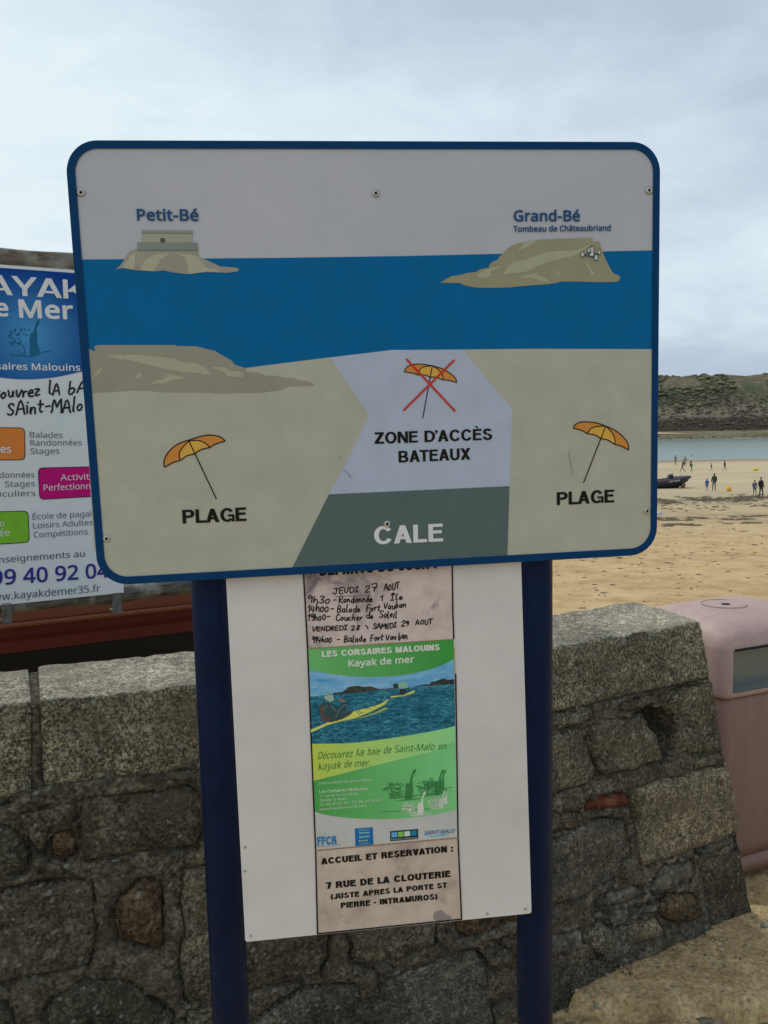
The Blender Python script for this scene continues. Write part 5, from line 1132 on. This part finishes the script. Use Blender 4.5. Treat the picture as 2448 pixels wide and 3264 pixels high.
tk('Les Corsaires', (-340, 1126), (208, 1135), 50, AW, .012); tk('Malouins', (240, 1137), (607, 1142), 50, AW, .012)
KI = alb(24, 78, 104)
def pk(pts, h, col, nm, cf=K1): return poly_print(PK, cf(pts), h, col, nm, ab)
pk([(225, 1020), (222, 900), (232, 860), (250, 852), (258, 825), (270, 780), (285, 756), (300, 760), (296, 790), (275, 825), (282, 870), (280, 930), (300, 1000), (285, 1030), (240, 1035)], .0018, KI, 'paddler_drawing_print')
rr = random.Random(9); L_ = [K1(spline([(110, 930), (150, 935), (180, 965), (188, 1005), (165, 1015), (130, 990)], 3))]
for _ in range(26):
    x = rr.uniform(70, 215); y = rr.uniform(820, 960); L_.append(K1([(x, y), (x+rr.uniform(-10, 10), y-8), (x+rr.uniform(-14, 14), y+rr.uniform(-10, 8))]))
L_.append(K1([(75, 1020), (150, 1028), (250, 1035), (330, 1000), (370, 995)]))
strokes(PK, L_, .004, .0019, KI, 'spray_print', ab, mul=.3)['kind'] = 'stuff'
HK = alb(30, 30, 34)
for s, p0, p1, cap, sd2 in (('Découvrez', (-170, 1352), (300, 1332), 92, 1), ('lA', (368, 1322), (450, 1314), 85, 2), ('bAie', (515, 1312), (740, 1295), 85, 3), ('SAint-MAlo', (55, 1474), (618, 1442), 95, 4)):
    a, b_ = K1([p0, p1]); hand(PK, s, a, b_, cap*.42194, .0068, HK, ab, sd2, .002)
GT = alb(76, 82, 88)
def rbox(pts, col, cf):
    P_ = [np.array(PK.px(*p)) for p in cf(pts)]; c_ = np.mean(P_, 0)
    def rnd(Q, r):
        o_ = []
        for i in range(4):
            p, a, b_ = Q[i], Q[i-1], Q[(i+1) % 4]; ua = (a-p)/np.linalg.norm(a-p); ub = (b_-p)/np.linalg.norm(b_-p)
            for k in range(6):
                t_ = k/5; o_.append(tuple((1-t_)**2*(p+ua*r)+2*t_*(1-t_)*p+t_**2*(p+ub*r)))
        return o_
    poly_print(PK, rnd([p+np.sign(p-c_)*.003 for p in P_], .02), .0014, alb(30, 28, 30), 'box_outline_print', ab, local=True)
    poly_print(PK, rnd(P_, .018), .002, col, 'box_print', ab, local=True)
rbox([(-400, 1570), (182, 1577), (186, 1812), (-400, 1812)], alb(182, 100, 44), K1)
rbox([(292, 220), (905, 206), (908, 418), (303, 452)], alb(144, 14, 88), K2)
rbox([(-400, 560), (208, 546), (218, 775), (-400, 815)], alb(94, 144, 40), K2)
tk('es', (2, 1760), (85, 1762), 58, AW, .01, h=.003)
for s, p0, p1, cf in (('Balades', (225, 1646), (472, 1650), K1), ('Randonnées', (228, 1707), (617, 1706), K1), ('Stages', (230, 1770), (447, 1768), K1), ('Randonnées', (-125, 294), (260, 289), K2), ('Stages', (38, 361), (265, 356), K2), ('Particuliers', (-170, 438), (268, 428), K2), ('École de pagaie', (247, 607), (728, 580), K2), ('Loisirs Adultes', (250, 675), (702, 648), K2), ('Compétitions', (255, 744), (662, 718), K2)):
    tk(s, p0, p1, 43, GT, .004, cf)
tk('Activités', (457, 312), (752, 302), 46, AW, .006, K2, .003); tk('Perfectionnement', (330, 390), (880, 366), 46, AW, .006, K2, .003)
tk('o', (0, 655), (33, 655), 45, AW, .006, K2, .003); tk('ée', (0, 735), (72, 730), 58, AW, .006, K2, .003)
tk('Renseignements au', (-110, 942), (640, 886), 48, alb(56, 60, 66), .008, K2); tk('02 99 40 92 04', (-320, 1122), (822, 1040), 112, alb(40, 40, 104), .012, K2)
tk('www.kayakdemer35.fr', (-125, 1228), (757, 1150), 55, alb(66, 70, 76), .004, K2)

# ------------------------------------------------------------------ red dinghy stored behind the rack
oB = CAM+ray(0, 2050)*4.05; phB = radians(27); uB = np.array([cos(phB), sin(phB), 0]); nBt = np.array([sin(phB), -cos(phB), 0])
dinghy = thing('dinghy', 'red and orange boat with black bottom stored behind the wall', 'boat', (oB[0], oB[1], 0))
def hullmat(name, c0, c1, ro):
    m, t, b = mat(name, rough=ro); v = ocoord(t); t.links.new(ramp(t, tnoise(t, 1, 5, .6, ocoord(t, (1.2, 1.2, 9))).outputs['Fac'], [(.3, c0), (.7, c1)]), b.inputs['Base Color']); return m
MH1 = hullmat('orange_hull', (.15, .038, .014), (.22, .06, .022), .6); MH2 = hullmat('red_hull', (.10, .010, .008), (.15, .016, .010), .55); MH3 = hullmat('black_bottom', (.006, .006, .008), (.012, .011, .013), .6)
zA = EYE+(ray(0, 1955)*4.05)[2]; 
z_or = EYE+(ray(0, 2000)*4.05)[2]; z_rd = EYE+(ray(0, 2088)*4.05)[2]
prof = [(-.02, zA+.30, 0), (.0, zA+.14, 0), (.01, z_or+.02, 0), (-.012, z_or, 0), (.004, z_or-.012, 1), (-.01, (z_or+z_rd)/2, 1), (.012, (z_or+z_rd)/2-.01, 1), (.0, z_rd, 1), (-.02, z_rd-.01, 2), (-.10, z_rd-.14, 2), (-.28, .28, 2), (-.62, .16, 2)]
Ls0, Ls1 = -1.6, 2.75; nS = 40; V = []; mi = []; Fc = []
full = [(o, z, m_) for o, z, m_ in prof]; cl_ = -.70
for side in (0, 1):
    for i in range(nS+1):
        u_ = i/nS; s = Ls0+(Ls1-Ls0)*u_; tp = 1-.02-(max(0, (u_-.62)/.38))**2*.95
        for (o, z, m_) in full:
            w_ = (o-cl_)*tp; oo = cl_+w_ if side == 0 else cl_-w_
            V.append(oB*np.array([1, 1, 0])+uB*s+nBt*oo+np.array([0, 0, z+(.12*max(0, u_-.6)**2*4 if z > .3 else .25*max(0, u_-.7))]))
np_ = len(full)
for side in (0, 1):
    for i in range(nS):
        for k in range(np_-1):
            b0 = side*(nS+1)*np_; q = (b0+i*np_+k, b0+i*np_+k+1, b0+(i+1)*np_+k+1, b0+(i+1)*np_+k)
            Fc.append(q if side else q[::-1]); mi.append(full[k+1][2])
for i in range(nS):   # deck and keel
    a, b2 = i*np_, (nS+1)*np_+i*np_; Fc.append((a, b2, b2+np_, a+np_)); mi.append(0)
    a, b2 = i*np_+np_-1, (nS+1)*np_+i*np_+np_-1; Fc.append((a, a+np_, b2+np_, b2)); mi.append(2)
Fc.append(tuple(range(np_))+tuple((nS+1)*np_+k for k in range(np_))[::-1]); mi.append(0)
mesh('hull', V, Fc, [MH1, MH2, MH3], dinghy, mi=mi, smooth=False)
mb = MB(); mb.tube([oB*np.array([1, 1, 0])+uB*(Ls0+(Ls1-Ls0)*.62*k/20)+nBt*.01+np.array([0, 0, z_or+.005]) for k in range(21)], .014, 8); mb.make('rubbing_strake', MH1, dinghy, smooth=True)
mb = MB()
for s in (-.9, 1.2): mb.box(oB*np.array([1, 1, 0])+uB*s+nBt*-.7+np.array([0, 0, .08]), (uB, nBt, (0, 0, 1)), (.06, .5, .08))
mb.make('support_block', M_WOOD2, dinghy)

# ------------------------------------------------------------------ litter bin beyond the wall end
def plast(name, c, sc_, amt):
    m, t, b = mat(name, c, .55, 0, .35); v = ocoord(t); n = tnoise(t, sc_, 3, .6, v)
    cc_ = ramp(t, n.outputs['Fac'], [(.35, tuple(q*(1-amt) for q in c)), (.65, tuple(q*(1+amt) for q in c))])
    dr = ramp(t, tnoise(t, 1, 6, .7, ocoord(t, (14, 14, 3))).outputs['Fac'], [(.35, .90), (.6, 1.03)]); cc_ = mixc(t, 1.0, cc_, dr, 'MULTIPLY'); t.links.new(mixc(t, ramp(t, tnoise(t, 55, 4, .8, v).outputs['Fac'], [(.68, 0.0), (.72, .5)]), cc_, tuple(q*.35 for q in c)), b.inputs['Base Color']); bump(t, b, tnoise(t, 300, 2, .5, v).outputs['Fac'], .0006); return m
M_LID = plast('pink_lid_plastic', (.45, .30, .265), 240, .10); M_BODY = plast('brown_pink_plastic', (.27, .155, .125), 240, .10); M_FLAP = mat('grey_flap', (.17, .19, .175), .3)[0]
bc = atz(2320, 2800, 0)[:2]; bc = bc-np.array([.03, .0]); yb = radians(24); ub = np.array([cos(yb), sin(yb)]); vb = np.array([-sin(yb), cos(yb)])
BWd, BDp = .62, .52
def bpt(a, d, z): q = bc+ub*a+vb*d; return np.array([q[0], q[1], z])
def ringb(ins, z, r=.045, n=7):
    out_ = []
    for (cx_, cy_, a0) in ((BWd-ins-r, ins+r, -90), (BWd-ins-r, BDp-ins-r, 0), (ins+r, BDp-ins-r, 90), (ins+r, ins+r, 180)):
        for k in range(n+1):
            a = radians(a0+90*k/n); out_.append(bpt(cx_+r*cos(a), cy_+r*sin(a), z))
    return out_
litter = thing('litter_bin', 'mauve plastic litter bin with domed lid beyond the wall corner', 'bin', (*bc, 0))
def loft(rings, name, mt, cap=True, smooth=True, skip=None):
    n_ = len(rings[0]); V = [p for r_ in rings for p in r_]; Fc = []
    for i in range(len(rings)-1):
        for k in range(n_):
            if skip and skip(i, k): continue
            Fc.append((i*n_+k, i*n_+(k+1) % n_, (i+1)*n_+(k+1) % n_, (i+1)*n_+k))
    if cap: Fc.append(tuple((len(rings)-1)*n_+k for k in range(n_))); Fc.append(tuple(range(n_))[::-1])
    return mesh(name, V, Fc, mt, litter, smooth=smooth)
zc = lambda y: EYE+(ray(2320, y)*(bc[1]/ray(2320, y)[1]))[2]
z_l0 = zc(2232); z_l1 = zc(2052); zfl0, zfl1 = zc(2222)+.008, zc(2080)
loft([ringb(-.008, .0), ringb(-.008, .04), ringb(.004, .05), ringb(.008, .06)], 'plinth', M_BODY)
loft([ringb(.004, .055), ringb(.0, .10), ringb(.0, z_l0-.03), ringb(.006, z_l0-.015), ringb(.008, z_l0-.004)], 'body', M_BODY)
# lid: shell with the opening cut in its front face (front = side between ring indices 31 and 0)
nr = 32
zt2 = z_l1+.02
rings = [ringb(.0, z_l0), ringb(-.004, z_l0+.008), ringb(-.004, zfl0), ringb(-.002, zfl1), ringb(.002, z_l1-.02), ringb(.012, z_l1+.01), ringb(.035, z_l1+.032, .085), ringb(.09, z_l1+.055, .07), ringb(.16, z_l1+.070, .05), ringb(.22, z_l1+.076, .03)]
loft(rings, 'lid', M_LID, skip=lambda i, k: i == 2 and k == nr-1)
def fpt(a, d, z): return bpt(a, d, z)
mb = MB(); r_ = .045
x0f, x1f = r_, BWd-r_; V = [fpt(x0f, .0, zfl0), fpt(x1f, .0, zfl0), fpt(x1f, .045, zfl0+.01), fpt(x0f, .045, zfl0+.01), fpt(x0f, .0, zfl1), fpt(x1f, .0, zfl1), fpt(x1f, .02, zfl1+.01), fpt(x0f, .02, zfl1+.01)]
mb.add(V, [(0, 1, 2, 3), (3, 2, 6, 7), (4, 7, 6, 5), (0, 3, 7, 4), (1, 5, 6, 2)]); mb.make('flap', M_FLAP, litter)
mb = MB()   # ring and keyhole on the lid top
cz = z_l1+.0765; cc = bpt(BWd*.42, BDp*.5, cz); nn = 36
ringpts = [cc+np.array([cos(2*pi*k/nn)*.085, sin(2*pi*k/nn)*.085, -.0012]) for k in range(nn+1)]
mb.tube(ringpts, .0017, 6); mb.make('lid_ring', M_LID, litter, smooth=True)
mb = MB(); mb.ell(cc+np.array([0, -.02, .001]), (.018, .014, .003)); mb.make('keyhole', M_DARK, litter)
loft([ringb(.012, z_l0-.006), ringb(.012, z_l0+.002)], 'seam', M_DARK)
mb = MB(); mb.box(bpt(BWd/2, -.0045, zfl1+.002), ([*ub, 0], [*vb, 0], (0, 0, 1)), (BWd/2-.05, .003, .004)); mb.make('gasket', M_DARK, litter)
mb = MB(); mb.box(bpt(-.004, .10, z_l0-.33), ([*ub, 0], [*vb, 0], (0, 0, 1)), (.006, .02, .05)); mb.make('hinge', M_DARK, litter)
mb = MB(); a = BWd-.2; mb.ell(bpt(a-.12, -.0, z_l0-.25), (.045, .004, .05), ax=[np.array([*ub, 0]), np.array([*vb, 0]), np.array([0, 0, 1.])]); mb.make('badge', M_FLAP, litter)

# ================================================================== PEOPLE, BOAT AND BUOYS ON THE BEACH
SKIN = mat('skin', (.42, .26, .18), .6)[0]; HAIR = mat('brown_hair', (.04, .028, .02), .7)[0]
CM = {}
def cloth(c):
    if c not in CM: CM[c] = mat('cloth', c, .85)[0]
    return CM[c]
def person(px_, py_, hgt, face, label, top, bot, stride=.2, bare_leg=False, arm=(.1, .1), lean=0., sleeve=True, hood=None, coat=0, hairm=None, carry=None):
    base = atz(px_, py_, BEACH_Z); bx_, by_ = base[0], base[1]; bz_ = beach_z(bx_, by_)
    h = hgt; s = h/1.75; t_ = thing('person', label, 'person', (bx_, by_, bz_), 'people out on the beach')
    st = stride
    J = {'hip': (0, 0, .93), 'w': (.0+lean*.2, 0, 1.08), 'ch': (lean*.6, 0, 1.32), 'nk': (lean, 0, 1.5), 'hd': (lean*1.1+.01, 0, 1.60), 'hd2': (lean*1.1+.01, 0, 1.69),
         'lh': (0, .09, .9), 'lk': (st*.55+.03, .10, .50), 'la': (st, .10, .09), 'lt': (st+.14, .11, .04),
         'rh': (0, -.09, .9), 'rk': (-st*.25+.05, -.10, .49), 'ra': (-st, -.10, .10), 'rt': (-st+.13, -.11, .04),
         'ls': (lean*.9, .18, 1.43), 'le': (lean*.9-arm[0]*.6, .24, 1.16), 'lw': (lean*.9+arm[0]*.8, .24, .93), 'lf': (lean*.9+arm[0], .24, .84),
         'rs': (lean*.9, -.18, 1.43), 're': (lean*.9-arm[1]*.3, -.24, 1.16), 'rw': (lean*.9+arm[1], -.24, .95), 'rf': (lean*.9+arm[1]*1.2, -.24, .86)}
    rad = {'hip': .135, 'w': .125, 'ch': .15, 'nk': .055, 'hd': .085, 'hd2': .085, 'lh': .088, 'lk': .056, 'la': .04, 'lt': .035, 'ls': .06, 'le': .042, 'lw': .03, 'lf': .03}
    rad.update({'r'+k[1:]: v_ for k, v_ in list(rad.items()) if k[0] == 'l'})
    if coat: rad['hip'] = .16; rad['w'] = .15; rad['ch'] = .165; rad['le'] = .055; rad['re'] = .055; rad['lw'] = .042; rad['rw'] = .042
    E_ = [('hip', 'w'), ('w', 'ch'), ('ch', 'nk'), ('nk', 'hd'), ('hd', 'hd2'), ('hip', 'lh'), ('lh', 'lk'), ('lk', 'la'), ('la', 'lt'), ('hip', 'rh'), ('rh', 'rk'), ('rk', 'ra'), ('ra', 'rt'), ('ch', 'ls'), ('ls', 'le'), ('le', 'lw'), ('lw', 'lf'), ('ch', 'rs'), ('rs', 're'), ('re', 'rw'), ('rw', 'rf')]
    ks = list(J); me = bpy.data.meshes.new('b'); me.from_pydata([tuple(np.array(J[k])*s) for k in ks], [(ks.index(a), ks.index(b_)) for a, b_ in E_], [])
    o = bpy.data.objects.new('b', me); COL.objects.link(o); md = o.modifiers.new('s', 'SKIN')
    for i, k in enumerate(ks): me.skin_vertices[0].data[i].radius = (rad[k]*s, rad[k]*s*(1.0 if k not in ('hip', 'w', 'ch') else 1.15))
    me.skin_vertices[0].data[0].use_root = True; sb = o.modifiers.new('d', 'SUBSURF'); sb.levels = 1; sb.render_levels = 1
    dg = bpy.context.evaluated_depsgraph_get(); m2 = bpy.data.meshes.new_from_object(o.evaluated_get(dg)); bpy.data.objects.remove(o)
    V = np.array([tuple(v_.co) for v_ in m2.vertices]); Fc = [tuple(p.vertices) for p in m2.polygons]; bpy.data.meshes.remove(m2)
    hem = (.86 if not coat else .62)
    mi = []
    for f in Fc:
        c_ = V[list(f)].mean(0)/s; z, y = c_[2], abs(c_[1])
        if z > 1.5: m_ = 0
        elif y > .205: m_ = 1 if (z > (.92 if sleeve else 1.25)) else 0
        elif z > hem: m_ = 1
        elif z < .085: m_ = 3
        elif bare_leg and z < .52: m_ = 0
        else: m_ = 2
        mi.append(m_)
    ca, sa = cos(face), sin(face)
    rot = lambda Q: np.stack([Q[:, 0]*ca-Q[:, 1]*sa, Q[:, 0]*sa+Q[:, 1]*ca, Q[:, 2]], 1)+np.array([bx_, by_, bz_])
    mesh('body', rot(V), Fc, [SKIN, cloth(top), cloth(bot), cloth((.05, .045, .04))], t_, mi=mi, smooth=True)
    mb = MB(); mb.ell((lean*1.1*s-.02*s, 0, 1.675*s), (.098*s, .088*s, .092*s)); 
    if hood: mb.ell((lean*1.05*s-.05*s, 0, 1.58*s), (.07*s, .08*s, .09*s))
    vv = rot(np.array(mb.v)); mesh('hair' if not hood else 'hat', vv, mb.f, hairm or (cloth(hood) if hood else HAIR), t_, smooth=True)
    if carry:
        mb = MB(); mb.ell((-.2*s, 0, 1.25*s), (.11*s, .16*s, .22*s)); mesh('backpack', rot(np.array(mb.v)), mb.f, cloth(carry), t_, smooth=True)
    return t_
NV = (.02, .022, .03)
person(2153, 1484, 1.62, -2.0, 'person in grey top and grey trousers, leftmost walker near the water', (.20, .18, .16), (.12, .11, .11), .12)
person(2184, 1486, 1.68, -1.4, 'person with red-brown hair in pale top and long dark skirt near the water', (.32, .26, .24), NV, .08, coat=1, hairm=mat('red_hair', (.14, .035, .02), .7)[0])
person(2176, 1505, 1.75, 2.9, 'person striding left in dark jacket and khaki trousers carrying a backpack', (.05, .045, .06), (.14, .12, .10), .33, carry=(.02, .02, .03))
person(2203, 1484, 1.68, 2.6, 'person in white top and black trousers beside the water', (.62, .65, .66), (.02, .025, .025), .22, lean=-.05)
person(2203, 1505, 1.45, .2, 'child in long green top with bare legs walking right', (.03, .13, .05), (.03, .13, .05), .25, bare_leg=True, coat=1)
person(2267, 1503, 1.15, .1, 'small child in bright blue jacket with legs apart, alone mid-beach', (.03, .05, .30), (.25, .2, .17), .33, bare_leg=True)
person(2311, 1503, 1.62, 2.7, 'person in dark sleeveless coat and pale trousers, head bent, right of the blue-clad child', (.025, .02, .025), (.42, .42, .42), .25, lean=.12, coat=1)
person(2253, 1565, 1.22, 1.4, 'child in blue jacket and black shorts standing beside the man in brown', (.02, .10, .36), (.02, .02, .02), .10, bare_leg=True, arm=(.25, .1), coat=0)
person(2276, 1565, 1.74, 1.5, 'tall person in dark grey-brown jacket standing behind the child in blue', (.065, .06, .05), (.02, .02, .02), .10, hood=(.05, .045, .035), coat=1)
person(2405, 1584, 1.48, -1.5, 'child in grey-blue top and shorts with dark backpack, at the far right', (.16, .17, .24), (.15, .14, .16), .12, bare_leg=True, carry=(.02, .02, .03))
person(2425, 1586, 1.78, -1.3, 'adult in black jacket and dark jeans walking beside the child at far right', (.016, .016, .02), (.03, .035, .06), .14, coat=1)

# inflatable boat on its launching trolley
bb = atz(2110, 1556, BEACH_Z); bz = beach_z(bb[0], bb[1]); rib = thing('inflatable_boat', 'navy inflatable boat on a launching trolley on the beach', 'boat', (bb[0], bb[1], bz))
M_RIB = mat('navy_rubber', (.016, .018, .034), .45)[0]; M_RIBT = mat('pale_trim', (.42, .42, .46), .5)[0]; M_RED = mat('red_trim', (.3, .05, .04), .5)[0]; M_TYRE = mat('tyre_rubber', (.02, .02, .02), .8)[0]; M_HUB = mat('rusty_rim', (.28, .11, .05), .6)[0]
th = radians(6); rx = np.array([cos(th), sin(th), 0]); ry = np.array([-sin(th), cos(th), 0])
def B3(a, d, z): return np.array([bb[0], bb[1], bz])+rx*a+ry*d+np.array([0, 0, z])
for sgn in (-1, 1):
    pts = []; rd = []
    for k in range(17):
        u_ = k/16; a = -2.2+5.25*u_; w_ = .75 if u_ < .55 else .75*cos((u_-.55)/.45*pi/2)**.8; z = .36+.5*u_+(.30*max(0, u_-.5)**1.5*2)
        pts.append(B3(a, sgn*(w_+.0), z)); rd.append(.33*(1 if u_ < .75 else 1-.6*((u_-.75)/.25)**1.3))
    mb = MB(); mb.tube(pts, rd, 14); mb.make('tube', M_RIB, rib, smooth=True)
    mb = MB(); mb.tube([p+ry*sgn*.8*rd[i]+np.array([0, 0, .68*rd[i]]) for i, p in enumerate(pts)][1:15], .03, 6); mb.make('trim_stripe', M_RED, rib, smooth=True)
mb = MB(); mb.tube([B3(-2.1, 0, .12), B3(0, 0, .2), B3(1.6, 0, .38), B3(2.8, 0, .75)], [.45, .5, .42, .1], 10); mb.make('hull', M_RIB, rib, smooth=True)
# side lettering, as pale dashes of print
mb = MB()
for a, w_ in ((.35, .06), (.5, .05), (.63, .05), (.85, .06), (1.0, .05), (1.13, .05), (1.27, .05), (1.4, .04)): mb.box(B3(a, -1.07, .66+.1*a), (rx, ry, (0, 0, 1)), (w_, .02, .07))
mb.make('side_lettering', M_RIBT, rib, kind='stuff')
mb = MB(); mb.box(B3(.9, 0, .95), (rx, ry, (0, 0, 1)), (.22, .25, .35)); mb.make('console', M_RIB, rib)
mb = MB(); mb.ell(B3(.95, 0, 1.42), (.24, .3, .2), 12, 8); mb.make('windscreen', M_RIBT, rib, smooth=True)
mb = MB(); mb.ell(B3(-2.3, 0, .95), (.25, .2, .3), 12, 8); mb.box(B3(-2.4, 0, .5), (rx, ry, (0, 0, 1)), (.08, .08, .4)); mb.make('outboard_engine', M_RIB, rib)
mb = MB(); mb.ell(B3(1.9, .0, 1.15), (.3, .22, .18)); mb.tube([B3(1.95, 0, 1.1), B3(1.95, 0, 1.6)], .03, 6); mb.make('bow_bag', M_RIBT, rib, smooth=True)
mb = MB(); mb.tube([B3(-1.5, .35, .18), B3(1.8, .3, .32), B3(2.6, 0, .30)], .04, 6); mb.tube([B3(-1.5, -.35, .18), B3(1.8, -.3, .32), B3(2.6, 0, .30)], .04, 6); mb.tube([B3(1.9, -.8, .24), B3(1.9, .8, .24)], .04, 6); mb.make('trolley', M_ZINC, rib)
for d in (-.8, .8):
    mb = MB(); mb.tube([B3(1.9, d-.09, .24), B3(1.9, d+.09, .24)], .24, 18); w = mb.make('wheel', M_TYRE, rib)
    mb = MB(); mb.tube([B3(1.9, d-.1, .24), B3(1.9, d+.1, .24)], .16, 14); mb.make('rim', M_HUB, w)
# buoys
M_YB = mat('yellow_buoy_paint', (.85, .68, .06), .5)[0]; M_OB = mat('orange_buoy_paint', (.85, .42, .01), .45)[0]
p = atz(2408, 1500, BEACH_Z); z = beach_z(p[0], p[1]); by1_ = thing('beach_buoy', 'pale yellow buoy lying on its side near the water', 'buoy', (p[0], p[1], z), 'yellow buoys lying on the sand')
mb = MB(); mb.tube([(p[0]-.42, p[1], z+.16), (p[0]-.36, p[1], z+.2), (p[0]-.2, p[1], z+.22), (p[0]+.1, p[1], z+.21), (p[0]+.32, p[1], z+.17), (p[0]+.42, p[1], z+.12)], [.05, .17, .21, .2, .15, .05], 16); mb.make('float', M_YB, by1_, smooth=True)
mb = MB(); mb.tube([(p[0]+.41, p[1], z+.12), (p[0]+.5, p[1], z+.1)], .025, 8); mb.make('eye', M_ZINC, by1_)
p = atz(2323, 1566, BEACH_Z); z = beach_z(p[0], p[1]); b2_ = thing('beach_buoy', 'round orange-yellow buoy on the sand right of the standing pair', 'buoy', (p[0], p[1], z), 'yellow buoys lying on the sand')
mb = MB(); mb.ell((p[0], p[1], z+.24), (.25, .25, .25), 20, 14); mb.make('float', M_OB, b2_, smooth=True)
mb = MB(); mb.tube([(p[0]+.05, p[1], z+.48), (p[0]+.06, p[1], z+.54)], .05, 10); mb.make('neck', M_OB, b2_)
# crumpled white litter by the sign's edge
p = atz(2101, 1629, BEACH_Z+.2); z = beach_z(p[0], p[1])
V = IV*np.array([.34, .2, .13])*(1+rng.uniform(-.35, .35, (12, 1)))+np.array([p[0], p[1], z+.06]); mesh('plastic_bag', V, IF, mat('white_plastic', (.6, .68, .75), .4)[0], org=(p[0], p[1], z), label='crumpled pale plastic bag lying on the sand beside the sign edge', cat='bag')
